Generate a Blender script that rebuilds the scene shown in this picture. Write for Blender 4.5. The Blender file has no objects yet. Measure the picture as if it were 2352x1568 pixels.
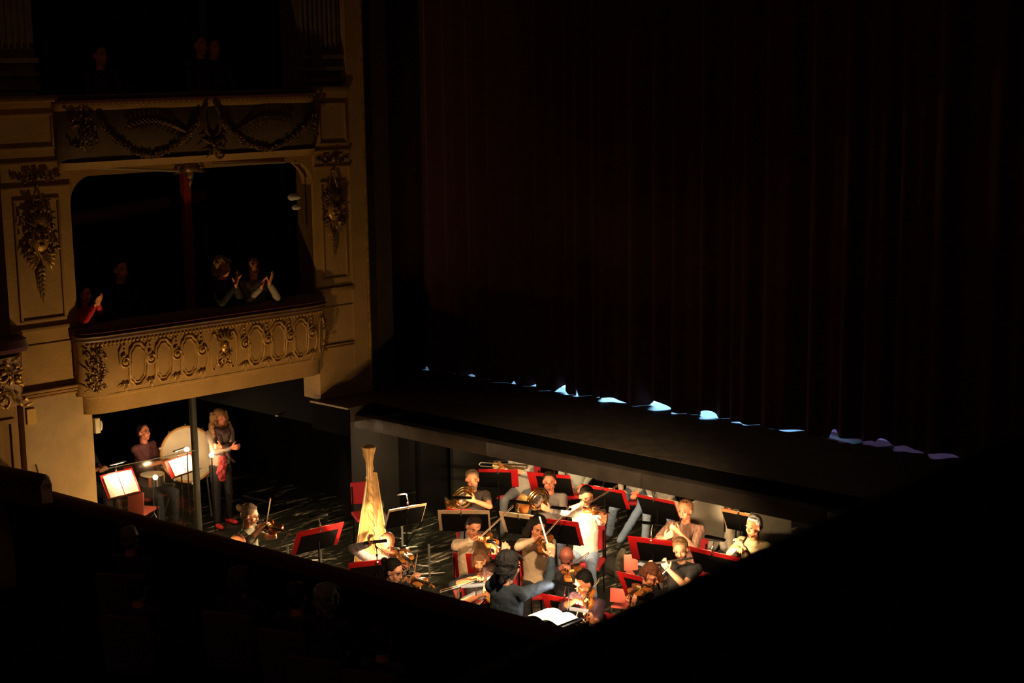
import bpy, math, random
import numpy as np
from mathutils import Vector, Matrix, Quaternion, noise as mnoise
random.seed(7)
V = Vector
sc = bpy.context.scene
COL = sc.collection
PI = math.pi
# ---------------------------------------------------------------- camera
AZ, PITCH, ROLL, CAMH, FPX = math.radians(131.7), math.radians(10.3), math.radians(0.75), 6.5, 3600.0
FW = V((math.cos(AZ)*math.cos(PITCH), math.sin(AZ)*math.cos(PITCH), -math.sin(PITCH)))
R0 = V((math.sin(AZ), -math.cos(AZ), 0)); U0 = R0.cross(FW)
RT = R0*math.cos(ROLL) - U0*math.sin(ROLL); UP = R0*math.sin(ROLL) + U0*math.cos(ROLL)
CAM = V((0, 0, CAMH))
cd = bpy.data.cameras.new('camera'); cam = bpy.data.objects.new('camera', cd); COL.objects.link(cam)
M3 = Matrix((RT, UP, -FW)).transposed()
cam.matrix_world = Matrix.Translation(CAM) @ M3.to_4x4()
cd.sensor_width = 36.0; cd.lens = 36.0*FPX/2352; cd.clip_start = .05; cd.clip_end = 100
cd.dof.use_dof = True; cd.dof.focus_distance = 17.5; cd.dof.aperture_fstop = 2.1
sc.camera = cam
# ---------------------------------------------------------------- world, exposure, lights
sc.view_settings.view_transform = 'Standard'; sc.view_settings.look = 'None'
sc.view_settings.gamma = 1; sc.view_settings.use_curve_mapping = False
sc.view_settings.exposure = 0.45
sc.cycles.use_denoising = True
sc.cycles.sample_clamp_indirect = 3.0
sc.cycles.max_bounces = 6
w = bpy.data.worlds.new('hall_dark'); sc.world = w; w.use_nodes = True
bg = w.node_tree.nodes['Background']; bg.inputs[0].default_value = (.9, .75, .6, 1); bg.inputs[1].default_value = .0006
def light(name, kind, loc, to, power, color, size=.3, size_y=None, spread=180, blend=.6, angle=60):
    d = bpy.data.lights.new(name, kind); d.energy = power; d.color = color
    if kind == 'AREA':
        d.size = size
        if size_y: d.shape = 'RECTANGLE'; d.size_y = size_y
        d.spread = math.radians(spread)
    elif kind == 'SPOT':
        d.spot_size = math.radians(angle); d.spot_blend = blend; d.shadow_soft_size = size
    else: d.shadow_soft_size = size
    o = bpy.data.objects.new(name, d); COL.objects.link(o); o.location = loc
    o.rotation_euler = (V(to)-V(loc)).to_track_quat('-Z', 'Y').to_euler(); return o
WARM = (1.0, .70, .40)
# fills added for wall, curtain and apron; the stage working light behind the curtain
HARP_AIM = CAM+(FW+RT*((855-1176)/FPX)+UP*((784-1215)/FPX))*20.0
light('wall_fill', 'AREA', (-4, 5, 8.6), (-14.6, 11.2, 4.6), 4.2, (1, .58, .25), 1.0)
light('curtain_fill', 'AREA', (-9.5, 3, 9.0), (-9.5, 15, 5.2), 11, (1, .40, .30), 3.0)
light('apron_fill', 'AREA', (-10, 12.2, 9.2), (-10, 12.4, 2.3), 2.2, (1, .72, .52), .8, spread=60)
light('stage_light_blue', 'AREA', (-11.7, 15.9, 4.3), (-11.7, 15.3, 2.3), 1100, (.20, .50, 1), 3.0, .3)
light('stage_light_violet', 'AREA', (-7.7, 15.9, 4.6), (-7.7, 15.3, 2.3), 26, (.50, .36, 1), 1.6, .3)
# unseen fills added in the pit: over the players, stand-lamp spill on the boxes
light('pit_fill', 'SPOT', (-7.6, 9.4, 4.6), (-10.1, 12.1, .8), 950, (1, .66, .36), .12, angle=57, blend=.9)
light('pit_fill', 'SPOT', (-12.9, 9.75, .95), (-14.9, 10.5, 2.6), 145, (1, .60, .22), .06, angle=112, blend=1)
light('harp_fill', 'SPOT', (-11.6, 9.5, 2.3), tuple(HARP_AIM), 2400, (1, .76, .36), .03, angle=8.5, blend=.35)  # unseen spot added to brighten the harp soundboard
# ---------------------------------------------------------------- materials
MATS = {}
def mat(name, col, rough=.6, metal=0., bump=0., bscale=30., vary=0., vscale=8., sheen=0., trans=0., emit=None, estr=0., coat=0., spec=None):
    if name in MATS: return MATS[name]
    m = bpy.data.materials.new(name); m.use_nodes = True; nt = m.node_tree; b = nt.nodes['Principled BSDF']
    b.inputs['Base Color'].default_value = (*col, 1); b.inputs['Roughness'].default_value = rough; b.inputs['Metallic'].default_value = metal
    if spec is not None: b.inputs['Specular IOR Level'].default_value = spec
    if sheen: b.inputs['Sheen Weight'].default_value = sheen
    if coat: b.inputs['Coat Weight'].default_value = coat
    if trans: b.inputs['Transmission Weight'].default_value = trans
    if emit: b.inputs['Emission Color'].default_value = (*emit, 1); b.inputs['Emission Strength'].default_value = estr
    tc = nt.nodes.new('ShaderNodeTexCoord')
    if vary:
        n = nt.nodes.new('ShaderNodeTexNoise'); n.inputs['Scale'].default_value = vscale; n.inputs['Detail'].default_value = 4
        nt.links.new(tc.outputs['Object'], n.inputs['Vector'])
        r = nt.nodes.new('ShaderNodeValToRGB'); r.color_ramp.elements[0].position = .3; r.color_ramp.elements[1].position = .7
        r.color_ramp.elements[0].color = (*[c*(1-vary) for c in col], 1); r.color_ramp.elements[1].color = (*[min(1, c*(1+vary)) for c in col], 1)
        nt.links.new(n.outputs['Fac'], r.inputs['Fac']); nt.links.new(r.outputs['Color'], b.inputs['Base Color'])
    if bump:
        n = nt.nodes.new('ShaderNodeTexNoise'); n.inputs['Scale'].default_value = bscale; n.inputs['Detail'].default_value = 3
        nt.links.new(tc.outputs['Object'], n.inputs['Vector'])
        u = nt.nodes.new('ShaderNodeBump'); u.inputs['Strength'].default_value = bump; u.inputs['Distance'].default_value = .02
        nt.links.new(n.outputs['Fac'], u.inputs['Height']); nt.links.new(u.outputs['Normal'], b.inputs['Normal'])
    MATS[name] = m; return m
def floor_mat():
    m = mat('pit_floor', (.02, .021, .018), .45); nt = m.node_tree; b = nt.nodes['Principled BSDF']
    tc = nt.nodes.new('ShaderNodeTexCoord'); mp = nt.nodes.new('ShaderNodeMapping'); mp.inputs['Scale'].default_value = (6, .8, 1); mp.inputs['Rotation'].default_value = (0, 0, math.radians(28))
    nt.links.new(tc.outputs['Object'], mp.inputs['Vector'])
    n = nt.nodes.new('ShaderNodeTexNoise'); n.inputs['Scale'].default_value = 2.2; n.inputs['Detail'].default_value = 7; n.inputs['Roughness'].default_value = .72; n.inputs['Distortion'].default_value = .5
    nt.links.new(mp.outputs['Vector'], n.inputs['Vector'])
    r = nt.nodes.new('ShaderNodeValToRGB'); e = r.color_ramp.elements
    e[0].position = .53; e[0].color = (.014, .016, .011, 1); e[1].position = .64; e[1].color = (.70, .66, .50, 1)
    x = r.color_ramp.elements.new(.585); x.color = (.10, .10, .07, 1)
    nt.links.new(n.outputs['Fac'], r.inputs['Fac']); nt.links.new(r.outputs['Color'], b.inputs['Base Color'])
    return m
def stripe_mat(name, c1, c2, scale):
    m = mat(name, c1, .85); nt = m.node_tree; b = nt.nodes['Principled BSDF']
    tc = nt.nodes.new('ShaderNodeTexCoord'); mp = nt.nodes.new('ShaderNodeMapping'); mp.inputs['Rotation'].default_value = (0, 0, PI/2-AZ)
    wv = nt.nodes.new('ShaderNodeTexWave'); wv.inputs['Scale'].default_value = scale; wv.inputs['Distortion'].default_value = .25
    nt.links.new(tc.outputs['Object'], mp.inputs['Vector']); nt.links.new(mp.outputs['Vector'], wv.inputs['Vector'])
    r = nt.nodes.new('ShaderNodeValToRGB'); r.color_ramp.elements[0].position = .55; r.color_ramp.elements[1].position = .8
    r.color_ramp.elements[0].color = (*c1, 1); r.color_ramp.elements[1].color = (*c2, 1)
    nt.links.new(wv.outputs['Fac'], r.inputs['Fac']); nt.links.new(r.outputs['Color'], b.inputs['Base Color']); return m
M_floor = floor_mat()
M_black = mat('black_paint', (.008, .008, .007), .8, bump=.2, spec=.15)
M_void = mat('black_cloth', (.004, .004, .004), .95, spec=.05)
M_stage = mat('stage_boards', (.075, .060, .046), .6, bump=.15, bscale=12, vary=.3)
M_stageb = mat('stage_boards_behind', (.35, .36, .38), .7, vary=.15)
M_beam = mat('beam_paint', (.050, .040, .030), .55, bump=.25, bscale=18, vary=.3, vscale=5)
M_plaster = mat('ochre_plaster', (.44, .265, .085), .75, bump=.25, bscale=25, vary=.13, vscale=3)
M_mgilt = mat('matt_gilding', (.47, .28, .085), .5, .12, bump=.3, bscale=40, vary=.2, vscale=14)
M_plaster2 = mat('ochre_plaster_panel', (.37, .215, .065), .75, bump=.2, bscale=25, vary=.13, vscale=3)
M_stain = mat('stained_plaster', (.46, .32, .16), .8, bump=.2, vary=.22, vscale=2.2)
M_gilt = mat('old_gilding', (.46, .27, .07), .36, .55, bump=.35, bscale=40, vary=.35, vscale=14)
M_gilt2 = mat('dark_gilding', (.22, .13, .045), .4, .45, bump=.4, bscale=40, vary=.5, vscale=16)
M_velvet = mat('crimson_velvet', (.10, .006, .014), .8, sheen=.3, bump=.3, bscale=80)
M_velvetd = mat('wine_velvet', (.09, .010, .032), .85, sheen=.3, bump=.2, bscale=80)
M_ledge = mat('dark_velvet_ledge', (.010, .004, .006), .95, bump=.2)
M_curtain = mat('red_curtain_cloth', (.075, .013, .011), .9, sheen=.2, bump=.15, bscale=60, vary=.2)
M_steel = mat('chrome', (.75, .73, .68), .2, 1.)
M_tube = mat('grey_steel_tube', (.30, .29, .26), .35, .8)
M_blackm = mat('black_metal', (.006, .006, .006), .55, spec=.15)
M_red = mat('red_folder_card', (.60, .012, .015), .45, bump=.1, vary=.08)
M_cream = mat('cream_folder_card', (.78, .58, .34), .55, vary=.1)
M_paper = mat('sheet_paper', (.82, .80, .72), .8, bump=.05)
M_redc = mat('red_chair_fabric', (.55, .02, .03), .75, bump=.3, bscale=90)
M_salmon = mat('coral_plastic', (.80, .16, .11), .5, vary=.06)
M_maple = mat('varnished_maple', (.42, .13, .025), .22, coat=.5, vary=.3, vscale=14)
M_maple2 = mat('amber_varnish', (.60, .24, .05), .22, coat=.5, vary=.3, vscale=14)
M_ebony = mat('ebony', (.014, .011, .010), .3)
M_bowwood = mat('bow_wood', (.42, .22, .12), .35)
M_brass = mat('polished_brass', (.85, .62, .25), .16, 1.)
M_silver = mat('polished_silver', (.88, .86, .80), .32, 1.)
M_spruce = mat('pale_spruce', (.88, .66, .24), .5, vary=.07, vscale=5)
M_harpgold = mat('golden_maple', (.66, .40, .15), .35, .1, vary=.3, vscale=10)
M_drumhead = mat('drum_skin', (.72, .62, .42), .6, vary=.06)
M_skin = mat('warm_skin', (.72, .28, .135), .5, vary=.05)
M_skinr = mat('ruddy_skin', (.66, .225, .125), .48, vary=.05)
M_skinp = mat('pale_skin', (.76, .37, .22), .5, vary=.05)
M_eye = mat('eye_white', (.34, .27, .22), .35); M_iris = mat('eye_iris', (.03, .02, .015), .2)
M_lips = mat('lips', (.45, .13, .10), .45)
M_lens = mat('lens_frame', (.02, .015, .012), .3)
M_white = mat('white_cloth', (.72, .70, .62), .8, bump=.2)
M_ivory = mat('ivory_plastic', (.75, .70, .55), .5)
M_lblue = mat('white_lamp_shade', (.62, .70, .85), .4)
def glass_mat():
    m = bpy.data.materials.new('clear_acrylic'); m.use_nodes = True; nt = m.node_tree; nt.nodes.remove(nt.nodes['Principled BSDF'])
    tr = nt.nodes.new('ShaderNodeBsdfTransparent'); tr.inputs[0].default_value = (.93, .94, .90, 1)
    gl = nt.nodes.new('ShaderNodeBsdfGlossy'); gl.inputs['Roughness'].default_value = .06; gl.inputs['Color'].default_value = (.9, .9, .85, 1)
    df = nt.nodes.new('ShaderNodeBsdfDiffuse'); df.inputs[0].default_value = (.7, .7, .62, 1)
    mx = nt.nodes.new('ShaderNodeMixShader'); mx.inputs[0].default_value = .02; mx2 = nt.nodes.new('ShaderNodeMixShader')
    n = nt.nodes.new('ShaderNodeTexNoise'); n.inputs['Scale'].default_value = 3; r = nt.nodes.new('ShaderNodeMapRange'); r.inputs[3].default_value = .0; r.inputs[4].default_value = .006
    nt.links.new(n.outputs['Fac'], r.inputs['Value']); nt.links.new(r.outputs['Result'], mx2.inputs[0])
    nt.links.new(tr.outputs[0], mx.inputs[1]); nt.links.new(gl.outputs[0], mx.inputs[2]); nt.links.new(mx.outputs[0], mx2.inputs[1]); nt.links.new(df.outputs[0], mx2.inputs[2])
    nt.links.new(mx2.outputs[0], nt.nodes['Material Output'].inputs[0]); return m
M_glass = glass_mat()
CLOTH = {}
def cloth(name, col, rough=.85):
    return mat('cloth_'+name, col, rough, bump=.25, bscale=60, vary=.12, vscale=9)
# ---------------------------------------------------------------- mesh collecting
def nrm(v): v = V(v); return v.normalized() if v.length > 1e-9 else V((0, 0, 1))
def perp(a):
    a = nrm(a); h = V((0, 0, 1)) if abs(a.z) < .9 else V((1, 0, 0)); s = nrm(h.cross(a)); return s, a.cross(s)
class MB:
    def __init__(s): s.v = []; s.f = []
    def add(s, vs, fs):
        k = len(s.v); s.v += [tuple(x) for x in vs]; s.f += [tuple(i+k for i in f) for f in fs]; return s
    def hexa(s, p):   # 8 points: bottom loop 0-3, top loop 4-7
        return s.add(p, [(3, 2, 1, 0), (4, 5, 6, 7), (0, 1, 5, 4), (1, 2, 6, 5), (2, 3, 7, 6), (3, 0, 4, 7)])
    def box(s, c, sx, sy, sz, ax=None, ay=None, az=None):
        c = V(c); ax = V(ax) if ax is not None else V((1, 0, 0)); ay = V(ay) if ay is not None else V((0, 1, 0)); az = V(az) if az is not None else V((0, 0, 1))
        q = [(-1, -1), (1, -1), (1, 1), (-1, 1)]
        return s.hexa([c+ax*(a*sx/2)+ay*(b*sy/2)-az*(sz/2) for a, b in q] + [c+ax*(a*sx/2)+ay*(b*sy/2)+az*(sz/2) for a, b in q])
    def bx(s, x0, x1, y0, y1, z0, z1): return s.box(((x0+x1)/2, (y0+y1)/2, (z0+z1)/2), abs(x1-x0), abs(y1-y0), abs(z1-z0))
    def tube(s, pts, rad, n=8, closed=False, cap=True, flat=None):
        pts = [V(p) for p in pts]; m = len(pts)
        if not hasattr(rad, '__len__'): rad = [rad]*m
        k = len(s.v); t0 = nrm(pts[1]-pts[0]); a, b = perp(t0)
        if flat is not None: a = nrm(V(flat)-t0*V(flat).dot(t0)); b = t0.cross(a)
        for i, p in enumerate(pts):
            t = nrm(pts[min(i+1, m-1)]-pts[max(i-1, 0)]) if not closed else nrm(pts[(i+1) % m]-pts[i-1])
            a = nrm(a-t*a.dot(t)); b = t.cross(a)
            r = rad[i]; ra, rb = r if hasattr(r, '__len__') else (r, r)
            for j in range(n):
                q = 2*PI*j/n; s.v.append(tuple(p+a*(ra*math.cos(q))+b*(rb*math.sin(q))))
        for i in range(m if closed else m-1):
            i2 = (i+1) % m
            for j in range(n):
                s.f.append((k+i*n+j, k+i*n+(j+1) % n, k+i2*n+(j+1) % n, k+i2*n+j))
        if cap and not closed:
            s.f.append(tuple(k+j for j in reversed(range(n)))); s.f.append(tuple(k+(m-1)*n+j for j in range(n)))
        return s
    def cap(s, p0, p1, r0, r1=None, n=10):   # tapered capsule
        p0 = V(p0); p1 = V(p1); r1 = r0 if r1 is None else r1; t = nrm(p1-p0)
        P = []; R = []
        for q in (-80, -45, 0): P.append(p0+t*(r0*math.sin(math.radians(q)))); R.append(r0*math.cos(math.radians(q)))
        for q in (0, 45, 80): P.append(p1+t*(r1*math.sin(math.radians(q)))); R.append(r1*math.cos(math.radians(q)))
        return s.tube(P, R, n)
    def ell(s, c, rx, ry, rz, ax=None, ay=None, az=None, nu=14, nv=9):
        c = V(c); ax = V(ax) if ax is not None else V((1, 0, 0)); ay = V(ay) if ay is not None else V((0, 1, 0)); az = V(az) if az is not None else V((0, 0, 1))
        vs = [c+az*rz]; fs = []
        for i in range(1, nv):
            t = PI*i/nv
            for j in range(nu):
                q = 2*PI*j/nu; vs.append(c+ax*(rx*math.sin(t)*math.cos(q))+ay*(ry*math.sin(t)*math.sin(q))+az*(rz*math.cos(t)))
        vs.append(c-az*rz); e = len(vs)-1
        for j in range(nu): fs.append((0, 1+j, 1+(j+1) % nu)); fs.append((e, 1+(nv-2)*nu+(j+1) % nu, 1+(nv-2)*nu+j))
        for i in range(nv-2):
            for j in range(nu): a = 1+i*nu; fs.append((a+j, a+nu+j, a+nu+(j+1) % nu, a+(j+1) % nu))
        return s.add(vs, fs)
    def lathe(s, base, axis, prof, n=20):   # prof [(dist along axis, radius)]
        base = V(base); axis = nrm(axis); return s.tube([base+axis*d for d, r in prof], [max(r, 1e-4) for d, r in prof], n)
    def prism(s, poly, c, ax, ay, th):       # polygon in the ax/ay plane, thickness both ways along the normal
        c = V(c); ax = V(ax); ay = V(ay); nn = ax.cross(ay); n = len(poly)
        vs = [c+ax*x+ay*y-nn*(th/2) for x, y in poly]+[c+ax*x+ay*y+nn*(th/2) for x, y in poly]
        fs = [tuple(reversed(range(n))), tuple(range(n, 2*n))]+[(i, (i+1) % n, n+(i+1) % n, n+i) for i in range(n)]
        return s.add(vs, fs)
    def grid(s, fn, nu, nv):
        k = len(s.v)
        for i in range(nu+1):
            for j in range(nv+1): s.v.append(tuple(fn(i/nu, j/nv)))
        for i in range(nu):
            for j in range(nv): a = k+i*(nv+1)+j; s.f.append((a, a+nv+1, a+nv+2, a+1))
        return s
def base_of(mb):
    a = np.array(mb.v); return V((float((a[:, 0].min()+a[:, 0].max())/2), float((a[:, 1].min()+a[:, 1].max())/2), float(a[:, 2].min())))
def make(name, mb, m, parent=None, voxel=None, sm=2, disp=0., dsize=.08, bevel=0., solid=0., ang=38, origin=None, mats=None, fmat=None):
    if origin is None: origin = V(parent['o']) if parent is not None else base_of(mb)
    o3 = V(origin); me = bpy.data.meshes.new(name); me.from_pydata([tuple(V(v)-o3) for v in mb.v], [], mb.f); me.validate()
    o = bpy.data.objects.new(name, me); COL.objects.link(o)
    if voxel or disp or bevel or solid:
        if solid: q = o.modifiers.new('s', 'SOLIDIFY'); q.thickness = solid; q.offset = 0
        if bevel: q = o.modifiers.new('b', 'BEVEL'); q.width = bevel; q.segments = 2; q.limit_method = 'ANGLE'
        if voxel:
            q = o.modifiers.new('r', 'REMESH'); q.mode = 'VOXEL'; q.voxel_size = voxel; q.use_smooth_shade = True
            if sm: q = o.modifiers.new('m', 'SMOOTH'); q.factor = .5; q.iterations = sm
        if disp:
            t = bpy.data.textures.new('folds', 'CLOUDS'); t.noise_scale = dsize; t.noise_depth = 2
            q = o.modifiers.new('d', 'DISPLACE'); q.texture = t; q.strength = disp; q.mid_level = .5; q.texture_coords = 'LOCAL'
        dg = bpy.context.evaluated_depsgraph_get(); dg.update()
        me2 = bpy.data.meshes.new_from_object(o.evaluated_get(dg)); o.modifiers.clear(); o.data = me2; bpy.data.meshes.remove(me); me = me2; me.name = name
    me.materials.clear(); me.materials.append(m)
    if mats:
        for q in mats: me.materials.append(q)
    if fmat:
        for p in me.polygons: p.material_index = fmat(p.center+o3)
    me.polygons.foreach_set('use_smooth', [True]*len(me.polygons))
    if not voxel: me.set_sharp_from_angle(angle=math.radians(ang))
    me.update()
    if parent is not None:
        o.parent = parent; o.location = o3-V(parent['o']) if parent.type == 'EMPTY' or True else (0, 0, 0)
    else: o.location = o3
    o['o'] = tuple(o3)
    return o
def thing(name, label, cat, origin, group=None):
    o = bpy.data.objects.new(name, None); COL.objects.link(o); o.location = origin; o['o'] = tuple(V(origin))
    o['label'] = label; o['category'] = cat; o.empty_display_size = .1
    if group: o['group'] = group
    return o
def tag(o, label, cat, group=None, kind=None):
    o['label'] = label; o['category'] = cat
    if group: o['group'] = group
    if kind: o['kind'] = kind
    return o
def struct(name, mb, m, label=None, **k):
    o = make(name, mb, m, **k); o['kind'] = 'structure'
    if label: o['label'] = label
    return o
# pixel of the photograph -> a point of the place (calibration of where things stand)
def ray(x, y): return FW + RT*((x-1176)/FPX) + UP*((784-y)/FPX)
def onz(x, y, z): d = ray(x, y); return CAM + d*((z-CAMH)/d.z)
def atk(x, y, k): return CAM + ray(x, y)*k
def ray_dist(x, y, P, L, near=True):   # the point seen at x, y that lies L metres from P, on the camera's side or the far side
    d = ray(x, y); q = CAM-V(P); a = d.dot(d); b = 2*d.dot(q); c = q.dot(q)-L*L; D = b*b-4*a*c
    if D < 0: t = -b/(2*a); p = CAM+d*t; return V(P)+nrm(p-V(P))*L
    return CAM+d*((-b+(-1 if near else 1)*math.sqrt(D))/(2*a))
def depth(P): return (V(P)-CAM).dot(FW)
# left wall frame: s runs upstage (= y), out points into the hall
WN = V((.996, -.0893, 0)); WD = V((.0893, .996, 0))
def W(s, z, out=0.): return V((-14.56+.0893*(s-12.6), s, z)) + WN*out
def wbox(mb, s0, s1, z0, z1, o0, o1):
    return mb.hexa([W(s0, z0, o1), W(s1, z0, o1), W(s1, z0, o0), W(s0, z0, o0), W(s0, z1, o1), W(s1, z1, o1), W(s1, z1, o0), W(s0, z1, o0)])
# ================================================================ SETTING
Z_ = V((0, 0, 1))
m = MB().bx(-20.4, -3, 8.9, 19, -.12, 0); struct('floor', m, M_floor, 'black scuffed floor of the orchestra pit with pale scratches')
m = MB().bx(-22, -2, -6, 8.75, .8, .9); struct('floor', m, M_void, 'dark floor of the stalls')
# stage slab over the rear of the pit
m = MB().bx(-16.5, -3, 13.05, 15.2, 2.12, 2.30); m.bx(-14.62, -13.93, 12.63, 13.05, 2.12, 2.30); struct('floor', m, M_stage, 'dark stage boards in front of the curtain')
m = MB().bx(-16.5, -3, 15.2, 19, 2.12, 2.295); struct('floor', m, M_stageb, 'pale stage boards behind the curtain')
m = MB().bx(-13.93, -3, 12.86, 13.05, 2.03, 2.08); m.bx(-13.93, -3, 13.03, 13.06, 2.08, 2.29); struct('trim_1', m, M_void, 'black trough along the stage edge')
m = MB()
for i in range(5): m.bx(-13.95+i*2.2, -13.95+i*2.2+2.192, 12.72, 12.86, 2.035, 2.20)
struct('trim_2', m, M_beam, 'dark brown beam along the stage lip above the pit', bevel=.006)
m = MB().bx(-14.62, -13.93, 12.60, 12.63, 2.285, 2.305); struct('trim_3', m, mat('worn_aluminium', (.40, .32, .22), .5, .5, vary=.3, vscale=6), 'worn metal edge strip at the end of the stage lip')
m = MB().bx(-14.62, -13.93, 12.62, 12.64, 1.95, 2.283); m.bx(-16.95, -13.93, 13.02, 13.045, 2.0, 2.295); struct('trim_4', m, M_void, 'black board added under the stage end to keep it dark')  # blackened fascia and added board keep the lit stage edges dark
m = MB().bx(-19, -14.66, 12.93, 13.0, 1.9, 2.72); struct('wall_box', m, M_void)  # black sheet added to hide the lit stage floor behind the opening
# pit walls under the stage
m = MB().bx(-20.4, -3, 18.3, 18.4, 0, 2.12); struct('wall_back', m, M_black)
m = MB().bx(-20.4, -20.25, 8, 18.3, 0, 6.8); struct('wall_side', m, M_void)
m = MB().bx(-19.25, -15.62, 15.3, 15.45, 0, 2.12); m.bx(-15.62, -15.5, 15.4, 18.3, 0, 2.12); struct('wall_rear', m, M_black)
P = onz(1040, 1172, 0)
m = MB().bx(P.x-.03, P.x+.03, P.y, 18.3, 0, 2.12); struct('wall_partition', m, mat('grey_green_paint', (.03, .031, .025), .6, vary=.3, vscale=3))
m = MB().bx(-15.88, -15.28, 14.4, 14.75, 0, 2.12); struct('wall_pillar', m, mat('pillar_paint', (.013, .012, .009), .7, vary=.2), bevel=.01)
# pit rail
RA = onz(205, 1148, 2.015); RB = onz(1284, 1435, 2.015); RD = nrm(RB-RA); RP = Z_.cross(RD); RA0 = RA-RD*1.2; RB0 = RB+RD*5; RM = (RA0+RB0)/2; RL = (RB0-RA0).length
m = MB().box(V((RM.x, RM.y, .95))-RP*.10, RL, .16, 1.90, RD, RP, Z_); struct('wall_pit', m, M_void, label='dark partition between stalls and pit')
m = MB().tube([V((RA0.x, RA0.y, 1.93))-RP*.03, V((RB0.x, RB0.y, 1.93))-RP*.03], .085, 14); m.box(V((RM.x, RM.y, 1.885))-RP*.05, RL, .14, .09, RD, RP, Z_)
struct('trim_5', m, M_velvetd, label='wine red velvet rail around the pit')
m = MB(); A = onz(-30, 1083, 2.3); B = onz(106, 1112, 2.3); m.tube([A, B-(B-A).normalized()*.05, B], [.10, .10, .06], 12)
m.box((A+B)/2+V((0, 0, -.12)), (B-A).length, .14, .24, nrm(B-A), V((0, 0, 1)).cross(nrm(B-A)))
o = make('velvet_rail', m, M_velvet); tag(o, 'short dark red velvet arm rail at the left edge of the pit', 'rail')
# near parapet under the camera
m = MB(); E0 = onz(1310, 1440, 5.4)
m.tube([(E0.x+.06, -2, 5.29), (E0.x+.01, 9, 5.29)], .11, 14); m.hexa([(E0.x+.1, -2, 4.2), (1.6, -2, 4.2), (1.6, 9, 4.2), (E0.x+.05, 9, 4.2), (E0.x+.06, -2, 5.395), (1.6, -2, 5.395), (1.6, 9, 5.395), (E0.x+.01, 9, 5.395)])
struct('trim_6', m, M_ledge, 'dark velvet parapet close to the camera')
# ---------------------------------------------------------------- left wall: two piers with the boxes between
def frame_panel(mb, s0, s1, z0, z1, o, wd=.035, th=.025):
    wbox(mb, s0, s1, z1-wd, z1, o, o+th); wbox(mb, s0, s1, z0, z0+wd, o, o+th)
    wbox(mb, s0, s0+wd, z0+wd, z1-wd, o, o+th); wbox(mb, s1-wd, s1, z0+wd, z1-wd, o, o+th)
m = MB(); wbox(m, 8.80, 9.60, 0, 2.92, -.35, 0); struct('wall_left', m, M_stain, 'stained ochre pier beside the pit')
m = MB(); wbox(m, 7.6, 8.74, 0, 2.9, -.3, -.02); frame_panel(m, 7.9, 8.70, .8, 2.75, -.02, .05); struct('wall_left', m, M_plaster2)
m = MB(); wbox(m, 8.72, 9.50, 3.02, 5.20, -.35, 0); wbox(m, 8.72, 9.50, 5.20, 5.46, -.35, .02); wbox(m, 8.0, 9.42, 5.46, 6.10, -.35, .03); struct('wall_left', m, M_plaster, 'ochre pier between two boxes')
m = MB()
for z0, z1, o in ((2.92, 2.945, .03), (2.955, 2.98, .045), (2.99, 3.02, .06), (3.50, 3.515, .012), (3.655, 3.70, .035), (5.185, 5.215, .045), (5.44, 5.475, .05), (6.09, 6.16, .10)):
    wbox(m, 8.70 if z0 < 5.4 else 8.0, 9.60 if z0 < 3.1 else 9.50 if z0 < 5.4 else 9.42, z0, z1, -.1, o)
frame_panel(m, 8.84, 9.37, 3.76, 5.08, 0, .03, .02); frame_panel(m, 8.2, 9.34, 5.60, 5.98, .03, .03, .02)
struct('trim_7', m, M_plaster2, bevel=.006)
m = MB(); wbox(m, 8.0, 9.36, 6.11, 6.135, .10, .125); struct('trim_8', m, M_gilt)
m = MB(); wbox(m, 12.72, 13.26, 2.30, 5.20, -.35, 0); wbox(m, 12.72, 13.26, 5.2, 6.16, -.35, .03); wbox(m, 13.26, 13.48, 2.30, 9, -.35, .02); struct('wall_left', m, M_plaster, 'ochre pier beside the proscenium')
m = MB()
for z0, z1, o in ((2.93, 2.95, .02), (2.965, 2.985, .03), (3.45, 3.465, .012), (3.64, 3.70, .035), (5.185, 5.215, .045), (5.38, 5.41, .05), (6.10, 6.17, .07)):
    wbox(m, 12.72, 13.27, z0, z1, -.1, o)
frame_panel(m, 12.82, 13.20, 3.80, 5.02, 0, .025, .02); frame_panel(m, 12.80, 13.22, 5.47, 5.98, .03, .025, .02)
struct('trim_9', m, M_plaster2, bevel=.005)
# fluted pilasters above the cornice
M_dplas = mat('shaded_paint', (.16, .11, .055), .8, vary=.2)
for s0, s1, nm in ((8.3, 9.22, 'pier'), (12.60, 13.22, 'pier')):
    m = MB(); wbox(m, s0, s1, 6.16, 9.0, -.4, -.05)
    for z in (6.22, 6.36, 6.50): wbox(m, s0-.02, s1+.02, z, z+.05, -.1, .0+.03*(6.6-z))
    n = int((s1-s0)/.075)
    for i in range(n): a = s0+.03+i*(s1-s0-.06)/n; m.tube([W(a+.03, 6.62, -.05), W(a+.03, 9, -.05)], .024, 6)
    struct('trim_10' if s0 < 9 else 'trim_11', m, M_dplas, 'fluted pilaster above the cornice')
# proscenium edge and dark reveal
m = MB().tube([W(13.50, 2.3, .03), W(13.50, 9, .03)], .022, 8); struct('trim_12', m, M_gilt, 'thin gilded moulding down the proscenium')
m = MB(); wbox(m, 13.48, 13.95, 2.3, 9, -.5, -.05); struct('wall_proscenium', m, mat('dark_brown_paint', (.05, .028, .016), .8, vary=.2))
m = MB().bx(-16.9, -15.62, 13.3, 15.3, 2.3, 9); struct('wall_wing', m, M_void)
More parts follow.
